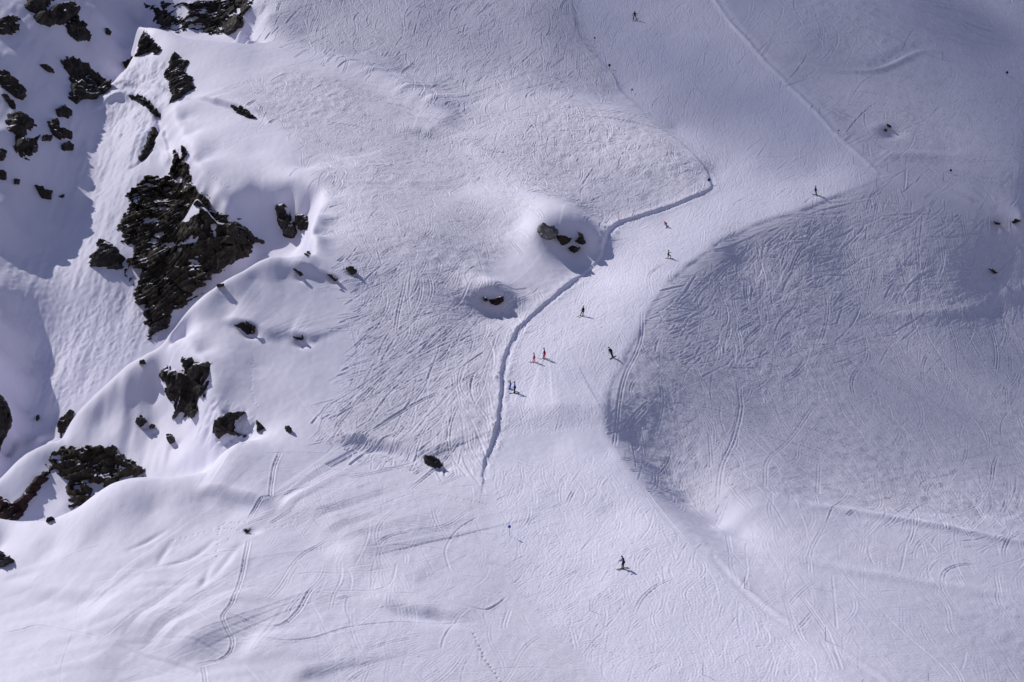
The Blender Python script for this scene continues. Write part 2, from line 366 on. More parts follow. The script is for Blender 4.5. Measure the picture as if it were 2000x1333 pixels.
wave = px_line('1570,128,.5 1640,138,1 1700,140,1 1745,128,1 1790,105,.9 1830,101,.3')
stroke(wave, 6, lambda d, w: w*(.6*gs(d, 1.0) - .5*gs(d-2.4, 2.)))
shelf = px_line('1735,304,.6 1820,305,1 1900,310,.8 1990,335,.4')
stroke(shelf, 6, lambda d, w: w*.5*gs(d, 1.5))
fold = px_line('1400,1040,.5 1470,1065,1 1540,1085,1 1640,1110,.8 1760,1130,.6 1960,1160,.4')
stroke(fold, 6, lambda d, w: w*.35*gs(d, 1.5))
sweep = px_line('1700,612,.2 1800,615,.8 1880,608,1 1950,585,1 2010,560,1')
stroke(sweep, 6, lambda d, w: w*.3*gs(d, 1.6))
crest2 = px_line('1560,985,.3 1700,1005,.8 1850,1032,1 1990,1060,.8')
stroke(crest2, 6, lambda d, w: w*.5*gs(d, 1.4))
# wind lips on the left-hand snow
for s, a, w_ in [('370,190,.4 440,205,1 480,222,1 515,240,.3', -.45, .8), ('445,632,.3 470,640,1 495,650,.3', -.3, .8),
           ('640,560,.3 700,565,.4', .1, .6), ('400,968,.3 440,975,1 480,985,.6 520,995,.3', .4, 1.3),
           ('540,1000,.3 600,1020,1 650,1060,.8 700,1110,.4', .5, 2.0), ('520,1080,.2 500,1120,.3', .1, .6),
           ('470,1068,.4 445,1098,1 428,1120,.7 400,1148,.3', -.22, .6), ('420,1060,.4 380,1090,1 330,1112,.5', -.2, .55),
           ('330,1035,.2 290,1060,1 255,1078,.4', -.2, .5), ('340,1055,.2 318,1088,1 310,1108,.4', -.2, .5), ('410,1112,.3 398,1145,1 390,1160,.3', -.25, .5),
           ('760,1180,.2 800,1200,1 860,1210,.9 900,1218,.2', -.45, 1.3), ('810,905,.2 760,880,1 700,880,.6', -.3, .9)]:
    stroke(px_line(s), 6, lambda d, w: w*a*gs(d, w_))

# folds: the snow humps up and then falls away on the lower side (right of the walking direction)
for s, a, w_, dec in [('360,956,.2 430,968,1 490,984,1 545,1002,.3', .9, 1.1, 7), ('500,982,.2 560,1001,1 620,1028,1 670,1063,1 725,1112,.3', 1.3, 2.2, 11),
        ('120,1200,.1 180,1214,.7 240,1232,1 300,1256,1 345,1284,1 390,1318,.6', 1.5, 3.0, 12), ('455,1278,.2 510,1284,1 550,1305,1 580,1340,.8', .8, 2.0, 8),
        ('635,868,.2 700,862,1 760,874,1 800,890,1 840,912,.5', .9, 1.1, 8), ('680,1172,.2 780,1190,1 860,1204,1 940,1226,.2', .35, 1.2, 8),
        ('590,106,.2 660,128,.8 720,152,1 790,186,1 850,212,1 900,238,.2', 1.3, 2.8, 11), ('365,187,.2 420,198,1 470,212,1 515,232,.2', .9, .7, 6),
        ('545,512,.2 590,528,1 650,548,.8 700,575,.2', .7, 1.2, 6), ('425,626,.2 465,634,1 510,650,1 540,672,.2', .8, 1.0, 6), ('560,650,.2 590,658,1 610,672,.3', .6, .8, 4),
        ('940,806,.3 1080,818,1 1230,835,.8', .6, 3.4, 12), ('340,1040,.2 430,1085,.5 470,1130,.3', .5, 1.6, 8), ('60,1095,.2 150,1110,.6 250,1140,.6 330,1180,.2', .6, 2.0, 9),
        ('0,1150,.4 100,1165,.8 200,1170,.6 260,1178,.2', .7, 1.4, 7), ('620,1085,.2 680,1100,.7 760,1120,.6 830,1150,.2', .6, 1.5, 7), ('620,300,.2 680,318,.8 760,345,.8 840,380,.2', .9, 1.6, 8),
        ('760,255,.2 830,262,.8 900,285,.8 960,320,.2', 1.0, 1.8, 8), ('1130,300,.2 1200,325,.7 1280,360,.5', .6, 1.6, 8), ('1460,905,.1 1560,935,.5 1650,985,.3', .5, 1.8, 8)]:
    L = rugged(px_line(s), .15, len(s), .1); t = np.linspace(0, 1, len(L)); L[:, 2] *= sm(np.minimum(t, 1-t), 0, .22); R = dec*3
    stroke(L, R, lambda d, w: w*a*(sm(d, -w_, w_)*np.exp(-np.clip(d-w_, 0, 99)/dec) - .12*gs(d+w_*1.6, w_))*(1-(d/R)**2))
# the broken head of the gully between the ridge rocks and the terrace
stroke(rugged(px_line('248,188,.4 268,191,1 290,205,1 306,222,1 312,238,1 302,262,1 287,296,1 270,318,.8 252,332,.2'), .3, 31, .2), 4, lambda d, w: -w*1.1*gs(d, .75))
stroke(rugged(px_line('204,206,.2 228,196,1 252,198,1 280,212,1 300,232,.3'), .25, 32, .2), 6, lambda d, w: w*1.3*(sm(d, -.9, .9)*np.exp(-np.clip(d-.9, 0, 9)/2.5)))
stroke(rugged(px_line('214,172,.2 240,168,1 270,172,1 300,180,.6 322,196,.2'), .25, 33, .2), 6, lambda d, w: w*.8*(sm(d, -.8, .8)*np.exp(-np.clip(d-.8, 0, 9)/2.5)))
stroke(rugged(px_line('336,330,.2 322,300,1 316,268,1 322,236,.6'), .3, 34, .2), 4, lambda d, w: w*.7*gs(d, .7))
HEAD = zone_mask([(200,172),(262,112),(330,120),(340,205),(312,240),(300,300),(240,330),(200,250)])
HF += HEAD*(.07*noise2(.6, 2.2, 90) + .035*noise2(.3, .7, 91) + .2*noise2(2.2, 5, 92))
def dent(px, py, depth, r):
    u, v, _, _ = pix_hit(px, py); k = (np.abs(uf-u[0]) < 4*r); q = (np.abs(vf-v[0]) < 4*r)
    HF[np.ix_(q, k)] -= depth*np.exp(-((uf[k][None]-u[0])**2+(vf[q][:, None]-v[0])**2)/(r*r))
for a in [(488,648,.7,1.3), (590,668,.7,1.3), (690,538,.5,1.0), (655,550,.4,.9), (588,544,.3,.8), (434,566,.3,.7), (1738,258,1.2,2.2), (1722,252,-.7,2.2), (868,915,.5,1.0), (492,1040,.4,1.0),
          (285,832,.4,.8), (345,866,.4,.8), (303,842,.3,.6), (1948,440,.4,1.2), (1940,536,.4,1.2)]: dent(*a)
# broken ice and slumped snow under the dome's rim
BRK = zone_mask([(395,775),(425,790),(470,805),(500,835),(470,870),(420,880),(395,850),(385,800)]) + .8*zone_mask([(330,650),(365,690),(375,720),(350,735),(340,700)])
HF += BRK*(.28*np.abs(noise2(1.0, 1.3, 80)) - .12*np.abs(noise2(.45, .6, 81)))

# ------------------------------------------------------------------ ski tracks, carved one after another
GRV = np.zeros((NVF, NUF), np.float32)          # deepest groove so far
BRM = np.zeros((NVF, NUF), np.float32)          # highest thrown-up edge so far
vidx = np.arange(NVF)
def splat(G, u, v, amp, width, up):
    """amp and width per point; up: thrown-up snow, else groove"""
    u = np.asarray(u); v = np.asarray(v)
    ok = (u > uf[2]) & (u < uf[-3]) & (v > vf[3]) & (v < vf[-4])
    u, v, amp, width = u[ok], v[ok], np.broadcast_to(amp, ok.shape)[ok], np.broadcast_to(width, ok.shape)[ok]
    if not len(u): return
    fi = (u-uf[0])/DU; fj = np.interp(v, vf, vidx)
    i = np.rint(fi).astype(int); j = np.rint(fj).astype(int)
    R = int(min(4, math.ceil(width.max()*1.8/DU)))
    Rv = int(min(3, math.ceil(width.max()*1.8/.22)))
    flat = G.ravel()
    for dj in range(-Rv, Rv+1):
        jj = np.clip(j+dj, 0, NVF-1); y2 = (vf[jj]-v)**2
        for di in range(-R, R+1):
            ii = np.clip(i+di, 0, NUF-1)
            g = amp*np.exp(-((uf[ii]-u)**2+y2)/(width*width))
            k = jj*NUF+ii
            if up: np.maximum.at(flat, k, g.astype(np.float32))
            else:  np.minimum.at(flat, k, -g.astype(np.float32))

def carve(u, v, depth, width, side=0.0, berm=.6, both=False):
    """a groove along points u, v (one line) with snow thrown to one side"""
    du_, dv_ = np.gradient(u), np.gradient(v); l = np.hypot(du_, dv_)+1e-9
    nx, ny = -dv_/l, du_/l
    splat(GRV, u, v, depth, width, False)
    for s in ((-1, 1) if both else (side,)):
        if s: splat(BRM, u+nx*s*width*1.5, v+ny*s*width*1.5, depth*berm, width*1.1, True)

# downhill direction on the coarse grid
gHv, gHu = np.gradient(smooth3(smooth3(HM)), CS)
DHX = -gHu*math.cos(SLOPE); DHY = -(math.sin(SLOPE) + gHv*math.cos(SLOPE))
SWIRL = .24*noise2(14, 22, 40, gu, gv) + .14*noise2(6, 10, 41, gu, gv)   # neighbouring skiers take similar lines
def zone_tracks(name, n, length, depth, width, amp, wave, bias=(0, .3), step=.13, rails=0.0, berm=.7, trav=0.0, pdir=None, poly=None):
    poly = poly or Z[name]; P = np.array(poly)
    px, py = [], []
    while len(px) < n:
        x = rng.uniform(P[:, 0].min(), P[:, 0].max(), 4*n); y = rng.uniform(P[:, 1].min(), P[:, 1].max(), 4*n)
        m = in_poly(x, y, poly); px += list(x[m]); py += list(y[m])
    px, py = np.array(px[:n]), np.array(py[:n])
    u, v, _, _ = pix_hit(px, py)
    if name != 'run': length = (length[0]*1.4, length[1]*1.4)
    L = rng.uniform(*length, n); ns = int(length[1]/step)
    ph = rng.uniform(0, 2*math.pi, n); lam = rng.uniform(*wave, n)*(1 if name == 'run' else 1.4); A = rng.uniform(*amp, n)*(1 if name == 'run' else .7)
    b = rng.normal(*bias, n); tr = rng.random(n) < trav
    b = np.where(tr, rng.choice([-1, 1], n)*rng.uniform(.9, 1.35, n), b); A = np.where(tr, A*.25, A)
    dep = rng.uniform(depth[0], depth[1], n)*rng.uniform(.5, 1.3, n); wid = rng.uniform(*width, n)
    fade0 = rng.uniform(.1, .4, n)
    TU = np.zeros((ns, n)); TV = np.zeros((ns, n)); ON = np.zeros((ns, n), bool); SD = np.zeros((ns, n))
    alive = np.ones(n, bool)
    jit = rng.normal(0, 0 if name == 'run' else 24, (2, n))
    for k in range(ns):
        s = k*step
        if k % 6 == 0:
            dx, dy = (bilin(DHX, u, v), bilin(DHY, u, v)) if pdir is None else (pdir[0]*.081, -pdir[1]*.2)
            base = np.arctan2(dy, dx) + bilin(SWIRL, u, v)
            h = bilin(HM, u, v); qx, qy = to_pix(to_world(u, v, h))
            alive &= in_poly(qx+jit[0], qy+jit[1], poly)
            if name != 'run': alive &= ~in_poly(qx, qy, Z['run'])
        th = base + b + A*np.sin(2*math.pi*s/lam+ph)
        u = u + step*np.cos(th); v = v + step*np.sin(th)
        TU[k], TV[k] = u, v; ON[k] = alive & (s < L); SD[k] = np.cos(2*math.pi*s/lam+ph)
    S = (np.arange(ns)*step)[:, None]/L[None]
    f = np.clip(S/fade0, 0, 1)*np.clip((1-S)/fade0, 0, 1)
    dU, dV = np.gradient(TU, axis=0), np.gradient(TV, axis=0); l = np.hypot(dU, dV)+1e-9
    nx, ny = -dV/l, dU/l
    D = dep[None]*f*(.55+.45*np.abs(SD)); Wd = np.broadcast_to(wid[None], D.shape)
    twin = (rng.random(n) < rails)[None] & ON
    sg = -np.sign(SD+1e-6)
    for off, m in ((0, ON), (.38, twin)):
        if m.any():
            a, c = (TU+nx*off)[m], (TV+ny*off)[m]
            splat(GRV, a, c, D[m], Wd[m], False)
            if berm: splat(BRM, a+(nx*sg*Wd*1.5)[m], c+(ny*sg*Wd*1.5)[m], D[m]*berm, Wd[m]*1.1, True)

BT = [(1335,545),(1445,465),(1720,362),(2000,430),(2100,560),(1900,640),(1620,720),(1290,700),(1270,640)]
RUN_LOW = [(960,900),(1190,870),(1290,992),(1400,1112),(1550,1232),(1700,1400),(1250,1400),(1090,1230),(1000,1130)]
RUN_MID = [(1190,460),(1390,378),(1600,393),(1440,453),(1330,528),(1268,600),(1238,660),(1195,740),(1185,830),(980,850),(988,700),(1022,640),(1112,560)]
RUN_TOP = [(1120,-40),(1390,-40),(1440,60),(1580,210),(1715,345),(1590,393),(1395,377),(1388,322),(1330,265),(1232,190),(1172,110),(1132,40)]
LEFT_HI = [(420,165),(560,130),(700,160),(850,250),(950,340),(1030,390),(960,480),(800,500),(640,470),(640,380),(560,250),(480,200)]
LEFT_LO = [(640,480),(900,500),(1000,560),(1080,560),(1000,640),(970,690),(962,830),(930,905),(870,900),(640,850),(720,720),(720,560)]
LT = dict(amp=(.05, .3), wave=(20, 60), bias=(0, .3))          # long, nearly straight lines
zone_tracks('run', 3000, (2, 10), (0.039, 0.091), (.07, .11), (.05, .35), (12, 40), bias=(0, .35), pdir=(-60, 70), poly=RUN_MID, berm=.8)
zone_tracks('run', 900, (5, 22), (0.039, 0.104), (.08, .12), (.1, .5), (14, 40), bias=(0, .5), poly=RUN_MID, berm=.8, rails=.4)
zone_tracks('run', 3400, (3, 14), (0.039, 0.098), (.08, .13), (.05, .35), (14, 40), bias=(0, .4), poly=RUN_TOP, berm=.8)
zone_tracks('run', 500, (10, 40), (0.052, 0.104), (.09, .13), (.2, .6), (16, 40), bias=(0, .4), poly=RUN_TOP, berm=.8, rails=.3)
zone_tracks('run', 4200, (2, 11), (0.039, 0.091), (.07, .11), (.05, .35), (12, 40), bias=(0, .45), pdir=(50, 60), poly=RUN_LOW, berm=.8)
zone_tracks('run', 1200, (4, 18), (0.039, 0.104), (.08, .12), (.15, .6), (10, 30), bias=(0, .45), pdir=(5, 60), poly=RUN_LOW, berm=.8, rails=.5)
zone_tracks('bowl', 5200, (1.5, 9), (.05, .14), (.08, .14), (.05, .4), (10, 30), bias=(0, .4), rails=.2, berm=.9)
zone_tracks('bowl', 900, (10, 45), (.08, .16), (.09, .14), rails=.6, berm=.9, **LT)
zone_tracks('bowl', 420, (6, 30), (.06, .13), (.09, .14), (.1, .4), (16, 40), bias=(0, .3), pdir=(-22, 100), rails=.6, berm=.9)
zone_tracks('bowl', 420, (6, 30), (.05, .11), (.09, .14), (.1, .4), (16, 40), bias=(0, .25), pdir=(-100, 40), rails=.5, berm=.9)
zone_tracks('bowl', 2200, (2, 14), (.06, .15), (.09, .19), (.05, .4), (12, 30), bias=(0, .28), pdir=(-100, 48), poly=BT, rails=.2, berm=.9)
zone_tracks('left', 2565, (2, 12), (0.050, 0.138), (.08, .14), (.05, .5), (10, 26), bias=(0, .4), pdir=(100, 48), poly=LEFT_HI, rails=.2, berm=.9)
zone_tracks('left', 675, (10, 45), (0.075, 0.150), (.09, .14), (.1, .4), (18, 40), bias=(0, .3), pdir=(100, 45), poly=LEFT_HI, rails=.6, berm=.9)
zone_tracks('left', 675, (3, 16), (0.062, 0.150), (.09, .15), (.3, .9), (8, 20), bias=(0, .5), pdir=(-40, 60), poly=LEFT_HI, rails=.4, berm=.9)
zone_tracks('left', 2025, (2, 12), (0.050, 0.138), (.08, .14), (.05, .4), (12, 30), bias=(0, .35), pdir=(-10, 100), poly=LEFT_LO, rails=.2, berm=.9)
zone_tracks('left', 567, (10, 40), (0.088, 0.188), (.1, .18), (.1, .4), (18, 40), bias=(0, .25), pdir=(-25, 100), poly=LEFT_LO, rails=.4, berm=.9)
zone_tracks('left', 675, (4, 24), (0.062, 0.150), (.09, .14), (.1, .4), (14, 34), bias=(0, .3), pdir=(-100, 42), poly=LEFT_LO, rails=.5, berm=.9)
zone_tracks('nose', 2295, (2, 11), (0.062, 0.163), (.08, .15), (.1, .6), (8, 22), bias=(0, .5), pdir=(-70, 60), rails=.2, berm=.9)
zone_tracks('nose', 567, (6, 30), (0.075, 0.163), (.09, .15), (.1, .4), (14, 34), bias=(0, .3), pdir=(100, 25), rails=.5, berm=.9)
zone_tracks('top', 2565, (3, 14), (0.075, 0.175), (.1, .18), (.1, .6), (10, 26), bias=(0, .45), pdir=(-60, 50), rails=.25, berm=.9)
zone_tracks('top', 567, (8, 40), (0.075, 0.163), (.1, .16), (.2, .6), (16, 40), bias=(0, .4), rails=.5, berm=.9)
zone_tracks('topright', 3200, (3, 20), (.06, .14), (.1, .2), (.05, .3), (16, 50), bias=(0, .25), pdir=(100, 16), rails=.2, berm=.9)
zone_tracks('topright', 600, (10, 60), (.06, .14), (.1, .18), (.05, .3), (24, 60), bias=(0, .2), pdir=(100, 14), rails=.5, berm=.9)
zone_tracks('topright', 600, (4, 20), (.06, .14), (.11, .2), (.1, .5), (12, 30), bias=(0, .35), pdir=(-80, 55), rails=.3, berm=.9)
zone_tracks('lower', 837, (2, 10), (0.025, 0.068), (.08, .13), (.1, .5), (10, 26), bias=(0, .5), pdir=(100, 20), rails=.2, berm=.9)
zone_tracks('lower', 162, (8, 40), (0.042, 0.085), (.09, .13), (.1, .4), (16, 40), bias=(0, .25), pdir=(100, 14), rails=.5, berm=.9)
zone_tracks('lower', 148, (4, 18), (0.042, 0.085), (.09, .14), (.2, .7), (10, 26), bias=(0, .5), pdir=(-60, 70), rails=.6, berm=.9)
zone_tracks('flank', 945, (2, 12), (0.027, 0.072), (.08, .13), (.05, .4), (12, 30), bias=(0, .4), pdir=(100, 24), rails=.2, berm=.9)
zone_tracks('flank', 175, (10, 60), (0.036, 0.081), (.09, .13), (.05, .3), (24, 60), bias=(0, .2), pdir=(100, 24), rails=.5, berm=.9)
zone_tracks('flank', 567, (3, 18), (0.036, 0.090), (.09, .15), (.05, .4), (10, 30), bias=(0, .25), pdir=(16, 100), rails=.6, berm=.9)
zone_tracks('corner', 110, (15, 70), (.02, .055), (.14, .3), (.03, .15), (24, 60), bias=(0, .1), pdir=(100, 36), berm=.8)
zone_tracks('corner', 40, (8, 30), (.03, .07), (.09, .14), (.1, .4), (16, 40), bias=(0, .5), pdir=(100, 10), berm=.8)
# slow ripples on the untracked snow
RIP = np.clip(MASK['corner'], 0, 1); HF += RIP*.05*np.abs(noise2(5, 1.6, 71))

# tracks that can be told apart in the photograph
for s, dep, wid, gap in [
    ('548,886 536,915 530,960 528,978 510,985 495,1000 488,1014', .16, .11, .34),
    ('486,1060 478,1105 470,1140 455,1185 440,1210 436,1222 445,1240 455,1255 450,1275 430,1290 400,1298 384,1302', .16, .11, .34),
    ('396,1302 400,1320 402,1345', .15, .11, .34),
    ('520,887 560,886 640,887 700,887', .10, .1, 0),
    ('0,1240 40,1232 75,1222 130,1232 190,1244', .10, .13, 0), ('463,1242 510,1256 555,1262 610,1252 680,1228 760,1218 850,1216 905,1217', .12, .14, 0),
    ('440,1212 500,1226 545,1228 580,1200 605,1160 618,1150', .13, .14, .35), ('636,1158 690,1157 740,1155 765,1140 775,1105', .1, .13, 0),
    ('615,905 640,945 700,965 745,972 800,985', .06, .12, .4),
    ('880,1120 870,1075 895,1035 935,1010', .1, .14, 0), ('940,1100 1000,1112 1060,1135 1095,1142', .1, .13, .3),
    ('900,1185 945,1192 970,1182 990,1166', .14, .16, 0), ('1000,1235 985,1225 995,1190', .1, .14, .4),
    ('1255,610 1250,670 1222,730 1210,780 1200,870', .12, .14, .4), ('1290,740 1293,790 1278,860', .1, .14, .4),
    ('1445,770 1447,800 1432,860 1410,910 1402,975', .16, .16, .5), ('1590,790 1540,860 1500,900 1495,950', .12, .16, .4),
    ('1600,905 1597,965', .12, .14, .4), ('1770,1060 1760,1110 1752,1120', .1, .13, 0), ('1250,945 1290,1000 1340,1060', .1, .13, .35),
    ('1420,1045 1428,1085', .1, .13, .35), ('1625,1120 1635,1230', .08, .14, 0), ('1562,1158 1610,1225 1622,1248', .12, .13, .35),
    ('1650,530 1560,560 1500,600', .12, .18, 0), ('1815,400 1770,440 1700,470', .14, .18, 0), ('1590,415 1650,440 1760,430', .1, .18, 0),
    ('990,745 960,720 930,735 890,790', .1, .15, .35), ('905,610 920,640 925,670', .12, .14, .3), ('720,560 745,620 740,700 700,780 640,840', .09, .13, .34),
    ('735,600 790,680 800,760 760,840', .09, .13, .34), ('690,640 700,710 670,790 610,860', .08, .13, .34), ('820,640 850,720 845,800 800,860', .09, .13, .34),
    ('910,455 935,440 960,405', .12, .15, 0), ('900,510 880,540 850,570', .1, .15, .4), ('560,130 620,118 640,108', .08, .15, .4),
    ('1600,215 1660,207 1740,215 1800,240', .15, .2, 0), ('1575,130 1640,145 1760,150 1990,165', .14, .22, 0), ('1640,174 1780,178 1900,182', .1, .2, 0)]:
    L = px_line(s, .1)
    for o in ((0,) if not gap else (-gap/2, gap/2)):
        d = np.gradient(L[:, :2], axis=0); d /= np.hypot(d[:, 0], d[:, 1])[:, None]+1e-9
        taper = np.clip(np.minimum(np.arange(len(L)), np.arange(len(L))[::-1])/20+.3, 0, 1)
        carve(L[:, 0]-d[:, 1]*o, L[:, 1]+d[:, 0]*o, dep*taper, wid, both=True, berm=.5)
# footprints: a line of single dents
for s, gap, dep in [('925,1238 935,1262 950,1290 968,1315 985,1340', .75, .2), ('340,1058 400,1042 430,1036', .8, .1), ('520,1032 560,1026 585,1016', .7, .1),
               ('430,1037 428,1060 425,1092', 1.2, .14), ('443,1036 447,1058', 1.2, .14), ('520,240 490,265 440,280 395,300 370,345', .8, .08), ('490,235 460,285 400,295', .9, .08),
               ('400,335 440,365 450,370', .6, .12), ('430,1035 470,1038 492,1042', .5, .12), ('430,1030 450,1024 480,1023', .5, .12), ('430,1030 428,1042', .5, .1),
               ('375,615 372,650 385,670', .8, .06), ('495,700 492,760 505,800', .8, .06), ('640,370 660,395 660,430', .7, .1)]:
    L = px_line(s, gap)[:, :2] + rng.normal(0, .1, (len(px_line(s, gap)), 2))
    splat(GRV, L[:, 0], L[:, 1], dep, .17, False); splat(BRM, L[:, 0]+.2, L[:, 1]-.1, dep*.35, .16, True)

HF += GRV + BRM*(1+GRV*4).clip(0, 1)
H[iv0:iv1, iu0:iu1] = HF

def hfine(u, v):
    fi = np.clip(np.interp(u, fu, np.arange(len(fu))), 0, len(fu)-1.001); fj = np.clip(np.interp(v, fv, np.arange(len(fv))), 0, len(fv)-1.001)
    i = fi.astype(int); j = fj.astype(int); a = fi-i; b = fj-j
    return (H[j, i]*(1-a)+H[j, i+1]*a)*(1-b)+(H[j+1, i]*(1-a)+H[j+1, i+1]*a)*b

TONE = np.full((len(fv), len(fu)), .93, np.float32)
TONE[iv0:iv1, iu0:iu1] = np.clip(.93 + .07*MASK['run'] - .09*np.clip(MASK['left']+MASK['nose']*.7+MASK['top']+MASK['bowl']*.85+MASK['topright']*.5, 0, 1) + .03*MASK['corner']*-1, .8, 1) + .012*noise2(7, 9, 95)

# ------------------------------------------------------------------ materials
def new_mat(name):
    m = bpy.data.materials.new(name); m.use_nodes = True
    nt = m.node_tree; return m, nt, nt.nodes['Principled BSDF']
def plain(name, col, rough=.6, spec=.3, noise=0.0, scale=8.0):
    m, nt, b = new_mat(name)
    b.inputs['Roughness'].default_value = rough; b.inputs['Specular IOR Level'].default_value = spec
    b.inputs['Base Color'].default_value = (*col, 1)
    if noise:
        n = nt.nodes.new('ShaderNodeTexNoise'); n.inputs['Scale'].default_value = scale
        tc = nt.nodes.new('ShaderNodeTexCoord'); nt.links.new(tc.outputs['Object'], n.inputs['Vector'])
        r = nt.nodes.new('ShaderNodeMapRange'); r.inputs['To Min'].default_value = 1-noise; r.inputs['To Max'].default_value = 1+noise
        mx = nt.nodes.new('ShaderNodeVectorMath'); mx.operation = 'SCALE'; mx.inputs[0].default_value = col
        nt.links.new(n.outputs['Fac'], r.inputs['Value']); nt.links.new(r.outputs['Result'], mx.inputs['Scale'])
        nt.links.new(mx.outputs['Vector'], b.inputs['Base Color'])
    return m

SNOW_COL = (0.88, 0.85, 0.98)
def snow_nodes(nt, b):
    tc = nt.nodes.new('ShaderNodeTexCoord')
    n1 = nt.nodes.new('ShaderNodeTexNoise'); n1.inputs['Scale'].default_value = 3.2; n1.inputs['Detail'].default_value = 6
    n2 = nt.nodes.new('ShaderNodeTexNoise'); n2.inputs['Scale'].default_value = .12; n2.inputs['Detail'].default_value = 5
    nt.links.new(tc.outputs['Object'], n1.inputs['Vector']); nt.links.new(tc.outputs['Object'], n2.inputs['Vector'])
    mix = nt.nodes.new('ShaderNodeMix'); mix.data_type = 'RGBA'
    mix.inputs['A'].default_value = (SNOW_COL[0]*.95, SNOW_COL[1]*.95, SNOW_COL[2]*.97, 1); mix.inputs['B'].default_value = (*SNOW_COL, 1)
    nt.links.new(n2.outputs['Fac'], mix.inputs['Factor'])
    bm_ = nt.nodes.new('ShaderNodeBump'); bm_.inputs['Strength'].default_value = .35; bm_.inputs['Distance'].default_value = .09
    nt.links.new(n1.outputs['Fac'], bm_.inputs['Height'])
    return mix.outputs['Result'], bm_.outputs['Normal']
M_SNOW, nt, b = new_mat('snow')
c, nrm = snow_nodes(nt, b)
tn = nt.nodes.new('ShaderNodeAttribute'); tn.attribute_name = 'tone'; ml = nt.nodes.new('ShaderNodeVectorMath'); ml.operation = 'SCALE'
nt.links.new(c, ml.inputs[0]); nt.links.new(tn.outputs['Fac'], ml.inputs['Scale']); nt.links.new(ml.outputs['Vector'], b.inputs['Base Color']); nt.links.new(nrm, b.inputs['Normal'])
b.inputs['Roughness'].default_value = .65; b.inputs['Specular IOR Level'].default_value = .15

USED = [None]
def grid_mesh(name, co, nv, nu, mat, keep=None):
    idx = np.arange(nv*nu).reshape(nv, nu)
    F = np.stack([idx[:-1, :-1], idx[:-1, 1:], idx[1:, 1:], idx[1:, :-1]], -1).reshape(-1, 4)
    if keep is not None:
        k = keep.reshape(nv, nu); k = (k[:-1, :-1] | k[:-1, 1:] | k[1:, 1:] | k[1:, :-1]).ravel(); F = F[k]
        used = np.zeros(nv*nu, bool); used[F.ravel()] = True
        USED[0] = used; re = np.cumsum(used)-1; co = co[used]; F = re[F]
    me = bpy.data.meshes.new(name)
    me.vertices.add(len(co)); me.vertices.foreach_set('co', co.astype(np.float32).ravel())
    me.loops.add(F.size); me.loops.foreach_set('vertex_index', F.astype(np.int32).ravel())
    me.polygons.add(len(F)); me.polygons.foreach_set('loop_start', np.arange(0, F.size, 4, dtype=np.int32))
    me.update(calc_edges=True)
    me.polygons.foreach_set('use_smooth', np.ones(len(F), bool))
    me.materials.append(mat)
    return me

def tag(o, label=None, cat=None, group=None, kind=None):
    if label: o['label'] = label
    if cat: o['category'] = cat
    if group: o['group'] = group
    if kind: o['kind'] = kind
    return o

UG, VG = np.meshgrid(fu, fv)
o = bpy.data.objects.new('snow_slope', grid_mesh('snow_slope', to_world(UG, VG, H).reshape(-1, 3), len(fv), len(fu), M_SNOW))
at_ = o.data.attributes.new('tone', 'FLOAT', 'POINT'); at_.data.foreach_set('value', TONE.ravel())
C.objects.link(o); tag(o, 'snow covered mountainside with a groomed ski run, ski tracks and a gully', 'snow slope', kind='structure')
del UG, VG

# ------------------------------------------------------------------ thin cloud out of view, cover shaped to darken upper right, bowl and gully
CLOUD = np.array([[float(k) for k in t.split(',')] for t in
 ('300,-60,.25 600,0,.45 900,60,.5 1100,100,.62 920,150,.3 1000,152,.42 1100,165,.5 1200,192,.5 1290,235,.5 1000,192,.06 1100,205,.02 1190,228,.05 1270,272,.1 820,690,.14 700,600,.1 880,600,.1 720,780,.1 1350,150,.62 1300,20,.65 1600,50,.72 1900,50,.85 2100,200,.85 '
  '1650,200,.66 1900,250,.68 1400,290,.5 1600,320,.5 1750,340,.55 1300,340,.28 1150,330,.12 1000,300,.05 1300,420,.15 1450,430,.2 1600,390,.36 '
  '1200,500,0 1100,600,0 1300,550,.28 1450,520,.52 1650,480,.6 1850,450,.7 2000,450,.8 1400,650,.46 1600,700,.56 1800,700,.6 2000,700,.7 1300,800,.32 1500,850,.38 1800,880,.35 2000,900,.45 '
  '1400,980,.22 1600,1000,.1 1800,1050,.15 2000,1050,.28 1700,1200,.1 2000,1250,.3 1300,1100,0 1400,1300,0 1100,1000,0 1100,820,.14 950,700,0 900,500,0 700,400,0 500,400,0 700,150,.12 500,150,0 400,60,.1 '
  '150,600,.34 60,700,.26 200,700,.24 100,520,.3 230,300,.2 170,430,.3 40,850,.2 300,300,0 500,800,0 330,700,0 250,800,0 300,1100,0 900,1200,0 2300,600,.8 2300,0,.9 1500,-200,.8 900,-200,.6 300,-250,.2 2300,1200,.3 0,-200,0 -200,400,0 0,1400,0 1000,1600,0 2000,1600,.1').split()])
qu, qv, qh, _ = pix_hit(CLOUD[:, 0], CLOUD[:, 1])
Xc, Wc = rbf_fit(qu, qv, CLOUD[:, 2])
gu2, gv2 = np.arange(-170, 190, 3.0), np.arange(-150, 330, 3.0)
A, B = np.meshgrid(gu2, gv2)
dens = rbf_eval(Xc, Wc, A.ravel(), B.ravel()).reshape(A.shape)
dens = np.clip(dens + .05*noise2(14, 20, 91, gu2, gv2) + .03*noise2(6, 9, 92, gu2, gv2), 0, .92)
edge = np.clip(np.minimum.reduce([A-gu2[0], gu2[-1]-A, B-gv2[0], gv2[-1]-B])/40, 0, 1); dens = dens*edge
P = to_world(A, B, bilin(HM, A.ravel(), B.ravel()).reshape(A.shape)*0.6)
base_z = 420.0
P = P + ((base_z - P[..., 2])/SUN_TO[2])[..., None]*SUN_TO
